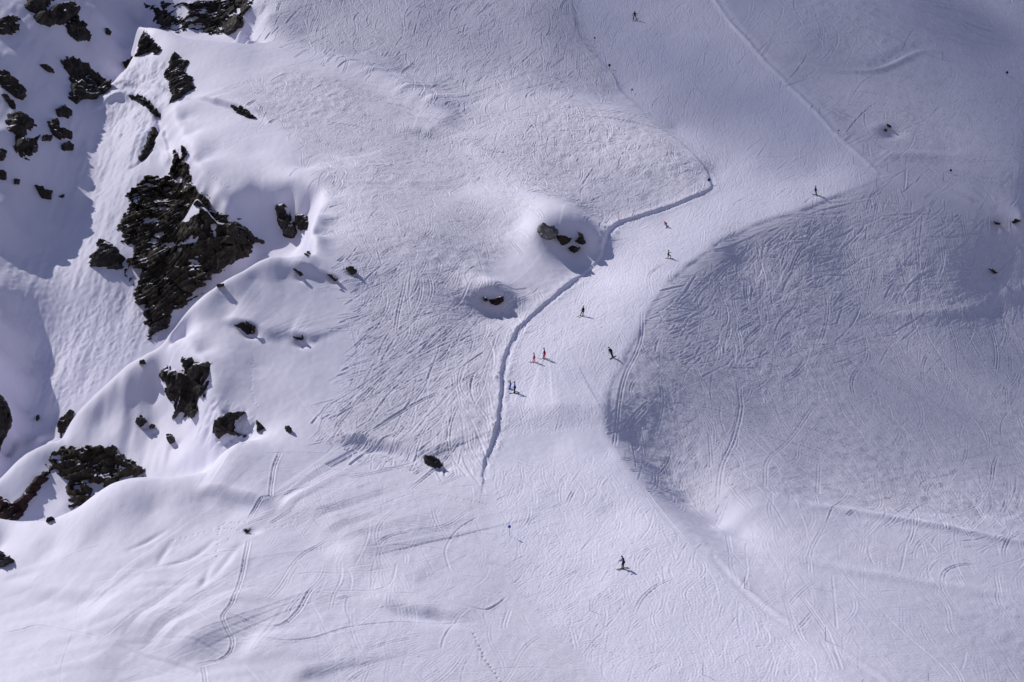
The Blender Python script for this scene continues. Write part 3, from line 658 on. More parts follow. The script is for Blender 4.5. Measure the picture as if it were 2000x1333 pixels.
P[..., 2] += 14*dens*(1+.3*noise2(10, 14, 93, gu2, gv2))
m, nt, b = new_mat('cloud')
at = nt.nodes.new('ShaderNodeAttribute'); at.attribute_name = 'cover'
b.inputs['Base Color'].default_value = (.8, .8, .82, 1); b.inputs['Roughness'].default_value = 1; b.inputs['Specular IOR Level'].default_value = 0
nt.links.new(at.outputs['Fac'], b.inputs['Alpha'])
me = grid_mesh('cloud', P.reshape(-1, 3), len(gv2), len(gu2), m, keep=(dens > .004).ravel())
d_ = dens.ravel()
k = (dens > .004); k = (k[:-1, :-1] | k[:-1, 1:] | k[1:, 1:] | k[1:, :-1]); used = np.zeros(dens.shape, bool)
used[:-1, :-1] |= k; used[:-1, 1:] |= k; used[1:, 1:] |= k; used[1:, :-1] |= k
at_ = me.attributes.new('cover', 'FLOAT', 'POINT'); at_.data.foreach_set('value', d_[used.ravel()].astype(np.float32))
o = bpy.data.objects.new('cloud', me); C.objects.link(o); tag(o, 'thin unseen cloud high above the mountainside, shaped to darken parts of it', 'cloud', kind='structure')

# ------------------------------------------------------------------ rocks
def rock_material(name, dark, light, warm):
    m, nt, b = new_mat(name); N = nt.nodes.new; K = nt.links.new
    tc = N('ShaderNodeAttribute'); tc.attribute_name = 'rock_coord'; geo = N('ShaderNodeNewGeometry')
    n1 = N('ShaderNodeTexNoise'); n1.inputs['Scale'].default_value = .55; n1.inputs['Detail'].default_value = 8; n1.inputs['Roughness'].default_value = .65
    n2 = N('ShaderNodeTexNoise'); n2.inputs['Scale'].default_value = 2.6; n2.inputs['Detail'].default_value = 8; n2.inputs['Roughness'].default_value = .7
    n3 = N('ShaderNodeTexNoise'); n3.inputs['Scale'].default_value = .45; n3.inputs['Detail'].default_value = 6
    for n in (n1, n2, n3): K(tc.outputs['Vector'], n.inputs['Vector'])
    r = N('ShaderNodeValToRGB'); r.color_ramp.elements[0].position = .32; r.color_ramp.elements[0].color = (*dark, 1)
    r.color_ramp.elements[1].position = .7; r.color_ramp.elements[1].color = (*light, 1)
    e = r.color_ramp.elements.new(.52); e.color = (*warm, 1)
    K(n1.outputs['Fac'], r.inputs['Fac'])
    mul = N('ShaderNodeMix'); mul.data_type = 'RGBA'; mul.blend_type = 'MULTIPLY'; mul.inputs['Factor'].default_value = .8
    r2 = N('ShaderNodeValToRGB'); r2.color_ramp.elements[0].position = .3; r2.color_ramp.elements[0].color = (.35, .35, .35, 1); r2.color_ramp.elements[1].position = .7
    K(n2.outputs['Fac'], r2.inputs['Fac']); K(r.outputs['Color'], mul.inputs['A']); K(r2.outputs['Color'], mul.inputs['B'])
    # snow lies on the ledges that face upward
    sx = N('ShaderNodeSeparateXYZ'); K(geo.outputs['Normal'], sx.inputs['Vector'])
    ad = N('ShaderNodeMath'); ad.operation = 'MULTIPLY_ADD'; ad.inputs[1].default_value = 1.3; K(n3.outputs['Fac'], ad.inputs[0]); K(sx.outputs['Z'], ad.inputs[2])
    mr = N('ShaderNodeMapRange'); mr.inputs['From Min'].default_value = 1.58; mr.inputs['From Max'].default_value = 1.64
    K(ad.outputs['Value'], mr.inputs['Value'])
    mx = N('ShaderNodeMix'); mx.data_type = 'RGBA'; K(mr.outputs['Result'], mx.inputs['Factor']); K(mul.outputs['Result'], mx.inputs['A']); mx.inputs['B'].default_value = (*SNOW_COL, 1)
    K(mx.outputs['Result'], b.inputs['Base Color'])
    bp = N('ShaderNodeBump'); bp.inputs['Strength'].default_value = .9; bp.inputs['Distance'].default_value = .25; K(n2.outputs['Fac'], bp.inputs['Height']); K(bp.outputs['Normal'], b.inputs['Normal'])
    b.inputs['Roughness'].default_value = .85; b.inputs['Specular IOR Level'].default_value = .2
    return m
M_ROCK = rock_material('dark_rock', (.024, .021, .022), (.12, .105, .10), (.06, .051, .046))
M_ROCK_BROWN = rock_material('brown_rock', (.026, .022, .018), (.14, .112, .084), (.06, .048, .036))
M_ROCK_GREY = rock_material('grey_rock', (.10, .095, .10), (.46, .43, .43), (.28, .26, .26))
M_ROCK_RED = rock_material('red_rock', (.022, .014, .014), (.10, .06, .05), (.055, .03, .026))

def poly_dist(x, y, poly):
    """signed distance to a polygon, positive inside"""
    best = np.full(x.shape, 1e9)
    for a, b in zip(poly, np.roll(poly, -1, 0)):
        d = b-a; t = np.clip(((x-a[0])*d[0]+(y-a[1])*d[1])/(d@d+1e-9), 0, 1)
        best = np.minimum(best, np.hypot(x-a[0]-t*d[0], y-a[1]-t*d[1]))
    return np.where(in_poly(x, y, poly), best, -best)

def vnoise3(P, s, seed):
    """smooth value noise in space"""
    q = P/s; i = np.floor(q).astype(np.int64); f = q-i; f = f*f*(3-2*f); out = 0
    for dx in (0, 1):
        for dy in (0, 1):
            for dz in (0, 1):
                hsh = (i[:, 0]+dx)*73856093 ^ (i[:, 1]+dy)*19349663 ^ (i[:, 2]+dz)*83492791 ^ seed*2654435761
                hsh = (hsh ^ (hsh >> 13))*1274126177 & 0x7fffffff
                r = ((hsh ^ (hsh >> 11)) % 10007)/5003.5-1
                out = out + r*(f[:, 0] if dx else 1-f[:, 0])*(f[:, 1] if dy else 1-f[:, 1])*(f[:, 2] if dz else 1-f[:, 2])
    return out

def facets(P, s, seed):
    """broken blocks: every cell of a random cell pattern has its own tilt and height"""
    r = np.random.default_rng(seed); lo, hi = P.min(0)-s, P.max(0)+s
    n = int(min(900, max(6, np.prod((hi-lo)/s)*.5)))
    S = P[r.integers(0, len(P), n)] + r.normal(0, s*.3, (n, 3))
    best = np.full(len(P), 1e9); who = np.zeros(len(P), int)
    for c in range(0, len(P), 4000):
        D = ((P[c:c+4000, None]-S[None])**2).sum(-1); who[c:c+4000] = D.argmin(1)
    g = r.normal(0, .42, (n, 3)); o = r.normal(0, .38*s, n)
    return o[who] + ((P-S[who])*g[who]).sum(1)

def rock(poly, label, name='rock_outcrop', lift=1.0, block=1.3, rough=.5, holes=0.0, toward=.45, res=None, mat=None, group=None, cat='rock', seed=[100], patches=()):
    seed[0] += 7; sd = seed[0]
    pp = np.array([[float(k) for k in t.split(',')] for t in poly.split()])
    u, v, h, _ = pix_hit(pp[:, 0], pp[:, 1], hfine); Q = to_world(u, v, h)
    cen = np.median(Q, 0)
    uc, vc, hc_ = cen@EU, cen@EV, cen@EN
    e = 1.5
    n = EN - EU*(hfine(uc+e, vc)-hfine(uc-e, vc))/(2*e) - EV*(hfine(uc, vc+e)-hfine(uc, vc-e))/(2*e); n /= np.linalg.norm(n)
    a = n*(1-toward) + (CAM-cen)/np.linalg.norm(CAM-cen)*toward; a /= np.linalg.norm(a)
    e1 = np.cross(UP, a); e1 /= np.linalg.norm(e1); e2 = np.cross(a, e1)
    q2 = np.stack([(Q-cen)@e1, (Q-cen)@e2], 1)
    # sight-line hits of single corners can fall on land far behind: pull them onto the facing plane
    d = ray_dir(pp[:, 0], pp[:, 1]); t = ((cen-CAM)@a)/(d@a); R = CAM+t[:, None]*d
    r2 = np.stack([(R-cen)@e1, (R-cen)@e2], 1)
    far_ = np.abs((Q-cen)@a) > 4 + 6*(toward < .7)
    q2 = np.where(far_[:, None] | (toward > .7), r2, q2)
    size = np.ptp(q2, 0)
    area = .5*abs(np.sum(q2[:, 0]*np.roll(q2[:, 1], -1)-q2[:, 1]*np.roll(q2[:, 0], -1)))
    if res is None: res = float(np.clip(math.sqrt(area)/34, .035, .22))
    mg = min(1.2, .25*math.sqrt(area)+.1)
    gx = np.arange(q2[:, 0].min()-mg, q2[:, 0].max()+mg, res); gy = np.arange(q2[:, 1].min()-mg, q2[:, 1].max()+mg, res)
    X, Y = np.meshgrid(gx, gy)
    P0 = cen + X.ravel()[:, None]*e1 + Y.ravel()[:, None]*e2 + a*22
    uu, vv, hh, hit = march(P0, np.broadcast_to(-a, P0.shape), (lambda x, y: bilin(HM, x, y)) if area > 45 else hfine, 60, .4)
    S = to_world(uu, vv, hh)
    k = min(1.0, math.sqrt(area)/6)                       # small stones get small detail
    dist = poly_dist(X, Y, q2).ravel()
    dist = dist + k*(.45*vnoise3(S, 1.5*k+.2, sd) + .28*vnoise3(S, .6*k+.1, sd+1) + .12*vnoise3(S, .3*k+.05, sd+2))*rough*2
    w_ = max(.12, .55*k)
    Nz = cen + X.ravel()[:, None]*e1 + Y.ravel()[:, None]*e2 + a*(((S-cen)@a)*.3)[:, None]
    lf = lift*np.clip(dist/w_, -1.2, 1)*.8
    inside = np.clip(dist/w_, 0, 1)
    B = block*k+.15
    fine = 1-np.abs(vnoise3(Nz, .55*k+.08, sd+4))
    str_ = Nz@np.array([.25, -.15, .95]) + .8*k*vnoise3(Nz, 2.5*k+.3, sd+8)
    ledge = str_/(1.1*k+.12); ledge = ledge-np.floor(ledge)
    rdg = lambda s_, q_: 1-2*np.abs(vnoise3(Nz, s_*k+.06, sd+q_))
    lf += inside*rough*(facets(Nz, B*2.4, sd)*.46 + facets(Nz, B*.9, sd+3)*.22 + .55*k*vnoise3(Nz, 1.5*k+.2, sd+10) + .20*k*rdg(.8, 4) + .12*k*rdg(.4, 11) + .10*k*vnoise3(Nz, .2*k+.05, sd+9))
    lf += inside*k*.6*vnoise3(Nz*np.array([1, 1, .5]), 2.6*k+.3, sd+5)
    if holes:
        hn = vnoise3(Nz*np.array([.8, .8, 1.9]), 2.2*k+.2, sd+6) + .5*vnoise3(Nz, .7*k+.1, sd+7)
        lf = np.where(hn > 1.05-holes, np.minimum(lf, -.15+ (1.05-holes-hn)*2), lf)
    qx, qy = to_pix(S)
    for x_, y_, rx_, ry_ in patches:                      # snow lying on the broader ledges
        m_ = 1-np.hypot((qx-x_)/rx_, (qy-y_)/ry_) + .45*vnoise3(Nz, .9, sd+20) + .25*vnoise3(Nz, .4, sd+21)
        lf = np.where(m_ > 0, np.minimum(lf, .25-m_*1.6), lf)
    lf = np.maximum(lf, -1.2*lift-.3)
    P = S + a*lf[:, None]
    keep = (dist > -w_*1.05) & hit
    # do not bridge the gap where the land folds behind a crest
    jump = np.abs(np.gradient((S@a).reshape(X.shape), axis=0)) + np.abs(np.gradient((S@a).reshape(X.shape), axis=1))
    keep &= (jump.ravel() < max(1.6, res*9))
    if keep.sum() < 4: print('ROCK LOST', label); return
    O = cen
    me = grid_mesh(name, P-O, len(gy), len(gx), mat or M_ROCK, keep=keep)
    at_ = me.attributes.new('rock_coord', 'FLOAT_VECTOR', 'POINT'); at_.data.foreach_set('vector', (Nz+a*lf[:, None]*.6)[USED[0]].astype(np.float32).ravel())
    o = bpy.data.objects.new(name, me); C.objects.link(o); o.location = Vector(O)
    tag(o, label, cat, group); return o

G1 = 'rocks sticking out of the shaded valley wall'
G2 = 'stones showing through the smooth snow dome'
# shaded wall, upper left
rock('49,16 58,-4 103,-4 84,20 66,26', 'dark rock at the very top edge, upper left, above the snow-capped boulder', group=G1)
rock('66,31 88,27 105,18 140,8 148,28 130,46 98,52 73,44', 'big dark boulder under a cap of snow in the upper left corner', name='boulder', lift=1.8, toward=.3, group=G1)
rock('128,52 140,44 147,33 155,50 173,64 172,79 150,80 133,66', 'dark rock just below and right of the snow-capped boulder', lift=1.2, group=G1)
rock('-6,42 18,34 38,38 22,48 36,56 14,68 -6,68', 'dark jagged rock at the left edge near the top corner', group=G1)
rock('206,55 212,60 213,70 207,66', 'tiny dark stone alone on the shaded snow wall left of the ridge tip', lift=.4, group=G1)
rock('119,119 133,113 163,130 186,150 207,164 205,182 189,196 170,196 148,204 132,192 140,178 136,150 123,133', 'large broken dark rock mid shaded wall, left of the white ridge arm', lift=1.1, holes=.5, group=G1)
rock('78,128 92,131 106,143 94,141', 'small flat dark rock left of the large broken rock', lift=.5, group=G1)
rock('-6,136 16,146 28,165 49,178 46,192 30,191 14,176 -6,165', 'long dark rock slanting down from the left edge above the thin strip', lift=1, holes=.4, group=G1)
rock('4,186 12,188 30,212 24,214', 'thin dark rock strip slanting down below the left-edge chain', lift=.5, group=G1)
rock('19,228 38,223 52,238 70,245 66,250 49,252 46,270 68,277 70,295 56,312 38,306 28,288 31,259 18,256', 'tall dark rock with snowy notches low on the shaded wall near the left edge', lift=1.2, holes=.45, group=G1)
rock('110,217 124,207 140,224 130,230 114,228', 'dark rock on the crest of the lit snow rib, upper of two', lift=.8, group=G1)
rock('93,238 105,234 116,252 138,262 137,270 115,270 105,264', 'dark rock at the edge of the lit snow rib, lower of two', lift=.9, group=G1)
rock('84,268 101,266 98,275 83,276', 'small dark rock left of the lit snow rib rocks', lift=.4, group=G1)
rock('120,285 132,278 143,289 138,294 122,293', 'small round dark stone alone below the rib rocks', lift=.7, group=G1)
rock('-6,290 14,296 6,312 -6,314', 'dark rock cut by the left edge level with the tall notched rock', lift=.7, group=G1)
rock('-6,334 10,337 11,351 -6,352', 'small dark rock cut by the left edge, lowest of the upper group', lift=.6, group=G1)
rock('27,352 37,352 37,361 28,360', 'tiny dark stone right of the lowest left-edge rock', lift=.4, group=G1)
rock('69,364 80,370 101,376 97,389 83,388', 'dark stone alone on the wide shaded snow face', lift=.8, group=G1)
rock('114,384 125,382 122,387', 'tiny flat stone right of the lone stone on the shaded face', lift=.3, group=G1)
# upper ridge
rock('278,-6 484,-6 494,28 474,46 476,62 459,78 400,72 402,54 368,54 344,60 302,40 296,12', 'wide dark cliff with snow streaks behind the ridge crest at the top', name='cliff_rock', lift=1.2, block=2.2, rough=.8, holes=.15, toward=.85, patches=[(335,14,12,20),(360,26,10,20),(310,10,10,10),(395,20,22,7),(376,36,14,6),(384,52,26,6),(464,20,6,8)], cat='cliff')
rock('262,52 271,38 291,70 304,90 318,106 308,113 296,98 280,105 266,108 270,84 261,70', 'dark rock column under the snowy tip of the ridge', lift=1.0, toward=.75, holes=.1)
rock('242,122 259,112 258,121 246,133', 'small brown rock left of the foot of the rock column', lift=.6, toward=.7, mat=M_ROCK_BROWN)
rock('336,112 346,108 364,124 354,140 368,154 374,172 353,191 331,203 338,186 331,168 322,144 336,130', 'dark upright rock on the edge of the bright ridge, below the rock column', lift=1.1, toward=.6)
rock('255,189 276,190 301,213 312,228 305,226 280,203', 'thin dark rock crack in the bright snow left of the upright rock', lift=.5, toward=.6)
rock('454,208 468,210 486,222 498,230 484,230 466,222', 'flat row of small dark stones on the lip of the upper snow terrace', lift=.45)
rock('322,264 336,262 354,266 364,300 364,336 381,368 402,388 420,416 441,427 470,446 500,478 492,492 498,498 480,508 450,532 420,548 405,562 370,596 348,610 326,632 298,642 292,640 300,604 268,582 264,564 250,540 244,516 262,496 240,464 224,436 230,420 240,390 238,364 252,338 262,318 290,324 320,318 324,290', 'largest dark cliff with snow patches, dropping from the terrace into the gully', name='cliff_rock', lift=1.5, block=2.6, rough=1.0, holes=.3, toward=.88, mat=M_ROCK_BROWN, cat='cliff', res=.16, patches=[(347,352,17,9),(294,430,24,9),(264,389,13,12),(326,368,9,6),(318,406,14,5),(290,360,20,5),(310,458,16,7),(330,478,16,6),(350,300,6,14),(412,398,8,8),(418,444,7,8),(300,470,8,5),(276,410,8,6),(388,572,6,10),(365,430,6,4)])
rock('300,252 308,258 300,282 288,302 276,316 272,312 284,290 294,268', 'narrow dark rock strip along the gully head, directly above the largest cliff', lift=.7, toward=.6)
rock('175,519 175,502 196,491 189,477 200,470 224,484 238,505 238,526 210,521', 'dark rock block standing left of the foot of the largest cliff', lift=1.3, toward=.6)
rock('292,662 300,606 330,590 340,600 326,640 310,648 300,654', 'dark rock wedge between the lower cliff and the dome crest', lift=1.2, toward=.8)
rock('539,404 553,402 572,436 582,455 574,466 560,462 549,440', 'dark rock strip in the shaded snow hollow, left of two', lift=.9, toward=.5)
rock('578,421 592,419 602,434 600,446 588,449 578,440', 'dark rock beside the cornice in the shaded hollow, right of two', lift=.8, toward=.6)
rock('588,484 604,494 604,500 588,501', 'small dark rock under the cornice edge above the dome crest', lift=.8, toward=.7)
rock('436,446 460,436 486,456 512,474 500,476 470,470 440,470', 'thin dark ledges in the shaded snow right of the largest cliff', lift=.5, holes=.5, toward=.7)
# the dome
rock('459,636 476,629 497,643 497,652 483,652 469,641', 'dark stone in a wind hollow on the left part of the dome', lift=0.3, group=G2)
rock('574,659 591,659 592,665 581,664', 'small dark stone in a blue wind hollow, right part of the dome', lift=0.25, group=G2)
rock('425,561 437,560 436,564 428,565', 'tiny stone close to the crest of the dome', lift=0.1, group=G2)
rock('574,526 580,530 590,540 586,542', 'thin stone at the end of the ripple near the top of the dome', lift=0.12, group=G2)
rock('640,540 652,543 658,549 650,549', 'flat stone at the top right of the dome, left of the black one', lift=0.14, group=G2)
rock('675,524 686,522 695,535 686,539', 'round black stone at the top right end of the dome', lift=0.30, group=G2)
# snow face below the dome
rock('357,698 374,696 385,708 398,705 410,712 413,736 399,774 382,778 385,806 374,820 368,810 340,810 341,782 326,764 326,743 313,736 322,720 350,731 364,722 354,708', 'tall dark rock hanging below the left rim of the dome', lift=1.4, toward=.6, block=1.6, rough=.7)
rock('420,827 452,806 474,806 455,820 458,844 480,852 444,846 427,855 416,838', 'dark rock under the broken blue ice below the dome', lift=.9, toward=.5)
rock('502,824 516,836 504,844', 'small triangular dark rock right of the ice blocks', lift=.6)
rock('558,836 569,840 566,846 560,844', 'tiny dark rock, rightmost below the dome', lift=.4)
rock('266,825 275,813 286,824 274,834', 'roundish dark rock alone on the snow face left of the tall hanging rock', lift=.9)
rock('292,833 303,834 300,838 293,837', 'tiny dark stone right of the roundish rock on the snow face', lift=.4)
rock('327,854 336,850 341,863 333,867', 'small dark boulder low on the snow face', name='boulder', lift=.7)
rock('273,710 282,707 284,712 275,713', 'tiny dark stone on the crest of the left snow shoulder', lift=.4)
rock('112,827 138,803 145,815 130,841 119,855', 'dark brown rock at the foot of the left snow shoulder', lift=1.2, toward=.6, mat=M_ROCK_BROWN)
rock('94,878 119,861 175,857 203,871 245,896 276,913 276,927 245,941 217,957 189,941 168,945 189,976 168,990 140,994 140,969 126,959 136,938 112,924 105,910 87,889', 'massive brown rock outcrop behind the foreground snow crest', lift=1.6, block=2.0, rough=.9, toward=.7, holes=.2, mat=M_ROCK_BROWN, patches=[(114,898,9,9),(198,955,12,14),(150,950,10,12),(170,880,7,4),(225,925,9,4)])
rock('98,908 84,941 56,980 38,1014 -6,1014 -6,966 24,984 45,970 60,945', 'slanting reddish brown rock band at the lower left edge', lift=1.0, toward=.7, mat=M_ROCK_RED)
rock('96,1003 105,1015 92,1020', 'small dark rock at the foot of the foreground crest', lift=.5, toward=.7)
rock('-6,772 5,778 21,810 21,834 10,852 4,868 -6,886', 'dark craggy rock cut by the left edge beside the lower gully', lift=1.2, toward=.6)
rock('-6,1082 14,1088 25,1097 7,1106 -6,1107', 'dark rock cut by the left edge in the bottom left corner', lift=.7)
rock('71,815 75,812 76,820 72,824', 'tiny stones in the lower gully beside the left snow shoulder', lift=.3)
# by the run
rock('1050,446 1059,435 1072,444 1080,439 1091,452 1086,466 1070,472 1055,465 1048,455', 'big round grey boulder on top of the snow mound beside the run', name='boulder', lift=2.4, block=1.4, rough=.32, toward=.75, mat=M_ROCK_GREY)
rock('1089,464 1100,461 1116,466 1112,474 1098,478 1092,470', 'flat dark rock right of the round boulder on the mound', lift=.7, toward=.5)
rock('1111,484 1118,480 1132,486 1121,494 1114,490', 'small dark rock lowest on the shaded side of the mound', lift=.6, toward=.5)
rock('1128,451 1136,457 1142,475 1138,478 1124,472 1132,464', 'thin upright dark rock at the right rim of the mound', lift=.6, toward=.5)
rock('955,586 982,581 983,588 972,596 960,595', 'reddish dark rock in the hollow of the small mound', lift=.7, toward=.5, mat=M_ROCK_RED)
rock('945,583 950,584 950,589 945,588', 'tiny dark stone left of the reddish rock in the hollow', lift=.35, toward=.5)
rock('828,893 845,897 862,910 850,915 832,905', 'long black rock at the left of the run where the cut bank ends', lift=.7)
rock('1733,246 1736,247 1739,252 1736,251', 'small black stone in the hollow right of the run near the top, upper of two', lift=.08)
rock('1728,254 1730,254 1730,258 1728,257', 'small black stone in the hollow right of the run near the top, lower of two', lift=.06)
rock('1942,434 1950,436 1953,439 1945,440', 'dark stone at the right edge in the shaded bowl, left of two', lift=.2)
rock('1977,434 1984,431 1992,433 1984,436 1978,437', 'dark stone at the right edge in the shaded bowl, right of two', lift=.2)
rock('1932,528 1940,529 1947,533 1940,535', 'lone dark stone in the shaded bowl at the right, above the bright sweep', lift=.2)

# ------------------------------------------------------------------ helpers for small objects
def mesh_obj(name, bm, mat, parent=None, smooth=True):
    me = bpy.data.meshes.new(name); bm.to_mesh(me); bm.free()
    if smooth: me.polygons.foreach_set('use_smooth', np.ones(len(me.polygons), bool))
    me.materials.append(mat)
    o = bpy.data.objects.new(name, me); C.objects.link(o)
    if parent: o.parent = parent
    return o
def empty(name, loc, label=None, cat=None, group=None):
    o = bpy.data.objects.new(name, None); C.objects.link(o); o.location = Vector(loc); o.empty_display_size = .3
    return tag(o, label, cat, group)
def tube(bm, a, b, r0, r1, seg=8):
    a, b = Vector(a), Vector(b); d = (b-a); q = d.to_track_quat('Z', 'Y').to_matrix()
    rings = []
    for p, r in ((a, r0), (b, r1)):
        rings.append([bm.verts.new(p + q @ Vector((r*math.cos(t), r*math.sin(t), 0))) for t in [2*math.pi*k/seg for k in range(seg)]])
    for k in range(seg): bm.faces.new((rings[0][k], rings[0][(k+1) % seg], rings[1][(k+1) % seg], rings[1][k]))
    bm.faces.new(rings[0][::-1]); bm.faces.new(rings[1])
def skinned(name, chains, mat, parent, root, sub=1):
    """one continuous surface grown over connected joints; chains are lists of (joint, position, radius)"""
    ids, V, R, E = {}, [], [], set()
    for ch in chains:
        prev = None
        for key, p, r in ch:
            if key not in ids: ids[key] = len(V); V.append(p); R.append(r)
            if prev is not None and prev != ids[key]: E.add((prev, ids[key]))
            prev = ids[key]
    me = bpy.data.meshes.new(name); me.from_pydata([tuple(p) for p in V], list(E), [])
    o = bpy.data.objects.new(name, me); C.objects.link(o)
    o.modifiers.new('skin', 'SKIN'); s = o.modifiers.new('sub', 'SUBSURF'); s.levels = sub; s.render_levels = sub
    if not me.skin_vertices:
        bm = bmesh.new(); bm.from_mesh(me); bm.verts.layers.skin.verify(); bm.to_mesh(me); bm.free()
    for k, sv in enumerate(me.skin_vertices[0].data):
        rr = R[k] if isinstance(R[k], tuple) else (R[k], R[k]); sv.radius = rr; sv.use_root = (k == ids[root])
    bpy.context.view_layer.update()
    ev = o.evaluated_get(bpy.context.evaluated_depsgraph_get())
    new = bpy.data.meshes.new_from_object(ev); o.modifiers.clear(); o.data = new; bpy.data.meshes.remove(me); new.name = name
    new.materials.clear(); new.materials.append(mat); new.polygons.foreach_set('use_smooth', np.ones(len(new.polygons), bool))
    o.parent = parent; return o

CL = {}
def cloth(col):
    if col not in CL: CL[col] = plain('cloth', col, .8, .15, .18, 30)
    return CL[col]
M_SKIN = plain('skin', (.55, .34, .25), .6)
M_LENS = plain('goggle_lens', (.02, .02, .03), .15, .6)
M_BASE = plain('ski_base', (.06, .06, .07), .35, .5)

def land(px, py):
    u, v, h, _ = pix_hit(px, py, hfine); u, v = u[0], v[0]
    e = .6
    n = EN - EU*(hfine(u+e, v)-hfine(u-e, v))/(2*e) - EV*(hfine(u, v+e)-hfine(u, v-e))/(2*e); n /= np.linalg.norm(n)
    hh = np.mean([hfine(u+a, v+b) for a in (-.5, 0, .5) for b in (-.5, 0, .5)])
    P = u*EU+v*EV+hh*EN
    return P, n, 1/((P-CAM)@VIEW)*FOC           # photo pixels per metre there

def person(px, py, hpx, label, heading, jacket, trousers, helmet=(.02, .02, .025), boots=(.02, .02, .02), skis=(.03, .03, .035), glove=(.02, .02, .02),
           stance=.28, split=0.0, knee=.12, lean=.25, roll=0.0, arms=((.5, .3, .5), (.5, .3, .5)), board=False, nod=.1, twist=0.0, vee=0.0):
    P, n, ppm = land(px, py)
    root = empty('person', P, label, 'person')
    sc_ = hpx/ppm/1.62                               # body scale from the height seen in the photo
    n = np.array(n); z = np.array([0, 0, 1.0]); th = math.radians(heading)
    f = np.array([math.sin(th), math.cos(th), 0.0]); f3 = f - n*(f@n); f3 /= np.linalg.norm(f3)
    r3 = np.cross(f3, n); r3 /= np.linalg.norm(r3)
    # body frame: tilted to the side by roll, measured in the picture's plane
    up = np.array([math.sin(roll), 0, math.cos(roll)]); fb = f - up*(f@up); fb /= np.linalg.norm(fb); rb = np.cross(fb, up)
    ct, st = math.cos(twist), math.sin(twist); ft = fb*ct + rb*st; rt = rb*ct - fb*st
    W = lambda p: np.array(p)
    off = {}
    for s, k in ((-1, 'l'), (1, 'r')):
        off[k] = r3*s*stance/2*sc_ + f3*s*split/2*sc_
    if board:
        off = {'l': -f3*.27*sc_, 'r': f3*.27*sc_}
    ank = {k: off[k] + n*.05*sc_ + up*.09*sc_ for k in off}
    hipc = up*(.90-.55*knee)*sc_ - fb*(.10*lean+.06)*sc_
    hip = {'l': hipc - rb*.10*sc_, 'r': hipc + rb*.10*sc_}
    if board: hip = {'l': hipc - f3*.09*sc_, 'r': hipc + f3*.09*sc_}
    kn = {k: (ank[k]*.5+hip[k]*.5) + fb*(.04+.6*knee)*sc_ + (off[k]-off['l' if k == 'r' else 'r'])*.06 for k in off}
    sp = up*math.cos(lean) + fb*math.sin(lean)
    waist = hipc + sp*.14*sc_; chest = hipc + sp*.36*sc_; neck = hipc + sp*.52*sc_
    hd = up*math.cos(lean*.5+nod) + fb*math.sin(lean*.5+nod); head0 = neck + hd*.09*sc_; head1 = neck + hd*.17*sc_; head2 = neck + hd*.25*sc_
    q = sc_
    sh, el, wr, ha = {}, {}, {}, {}
    for s, k, (fw, ow, bend) in ((-1, 'l', arms[0]), (1, 'r', arms[1])):
        sh[k] = neck - sp*.05*q + rt*s*.19*q
        d = -sp*math.cos(fw)*math.cos(ow) + ft*math.sin(fw)*math.cos(ow) + rt*s*math.sin(ow); d /= np.linalg.norm(d)
        el[k] = sh[k] + d*.28*q
        fw2 = fw+bend; d2 = -sp*math.cos(fw2)*math.cos(ow*.7) + ft*math.sin(fw2)*math.cos(ow*.7) + rt*s*math.sin(ow*.7); d2 /= np.linalg.norm(d2)
        wr[k] = el[k] + d2*.24*q; ha[k] = (d2, wr[k] + d2*.09*q)
    legs = []
    for k in 'lr':
        legs.append([('pel', hipc, (.13*q, .12*q)), ('hip'+k, hip[k], .095*q), ('kn'+k, kn[k], .065*q), ('cf'+k, kn[k]*.6+ank[k]*.4, .062*q), ('an'+k, ank[k], .045*q)])
    torso = [('pel', hipc, (.13*q, .12*q)), ('wai', waist, (.135*q, .11*q)), ('che', chest, (.16*q, .12*q)), ('nek', neck, .065*q), ('hd0', head0, .075*q), ('hd1', head1, (.10*q, .085*q)), ('hd2', head2, .06*q)]
    nose = [('hd1', head1, (.10*q, .085*q)), ('nos', head1 + np.cross(rb, hd)*-.0*q + (fb*math.cos(nod)-up*math.sin(nod))*.115*q, .012*q)]
    armc = [[('che', chest, (.16*q, .12*q)), ('sh'+k, sh[k], .065*q), ('el'+k, el[k], .045*q), ('wr'+k, wr[k], .03*q), ('ha'+k, ha[k][1], .035*q)] for k in 'lr']
    skinned('body', [torso, nose] + legs + armc, M_SKIN, root, 'pel')
    g = 1.16
    jt = [('pel', hipc-sp*.02*q, (.15*q*g, .135*q*g)), ('wai', waist, (.145*q*g, .125*q*g)), ('che', chest, (.17*q*g, .135*q*g)), ('nek', neck, .085*q)]
    ja = [[('che', chest, (.17*q*g, .135*q*g)), ('sh'+k, sh[k], .085*q), ('el'+k, el[k], .066*q), ('wr'+k, wr[k], .05*q)] for k in 'lr']
    skinned('jacket', [jt] + ja, cloth(jacket), root, 'pel')
    skinned('trousers', [[('pel', hipc, (.145*q, .13*q))] + [(a, b, (r*1.28 if not isinstance(r, tuple) else r)) for a, b, r in c[1:]] for c in legs], cloth(trousers), root, 'pel')
    bm = bmesh.new(); bmesh.ops.create_uvsphere(bm, u_segments=14, v_segments=10, radius=1)
    ax = Matrix(((rb[0], fb[0], hd[0]), (rb[1], fb[1], hd[1]), (rb[2], fb[2], hd[2])))
    for v in bm.verts:
        c = v.co
        if c.z < -.25: c.z = -.25 - (c.z+.25)*.15
        if c.y > .55 and c.z < .25: c.y = .55
        v.co = Vector(head1 + hd*.05*q) + ax @ Vector((c.x*.115*q, c.y*.135*q, c.z*.125*q))
    mesh_obj('helmet', bm, cloth(helmet), root)
    bm = bmesh.new()
    ring = []
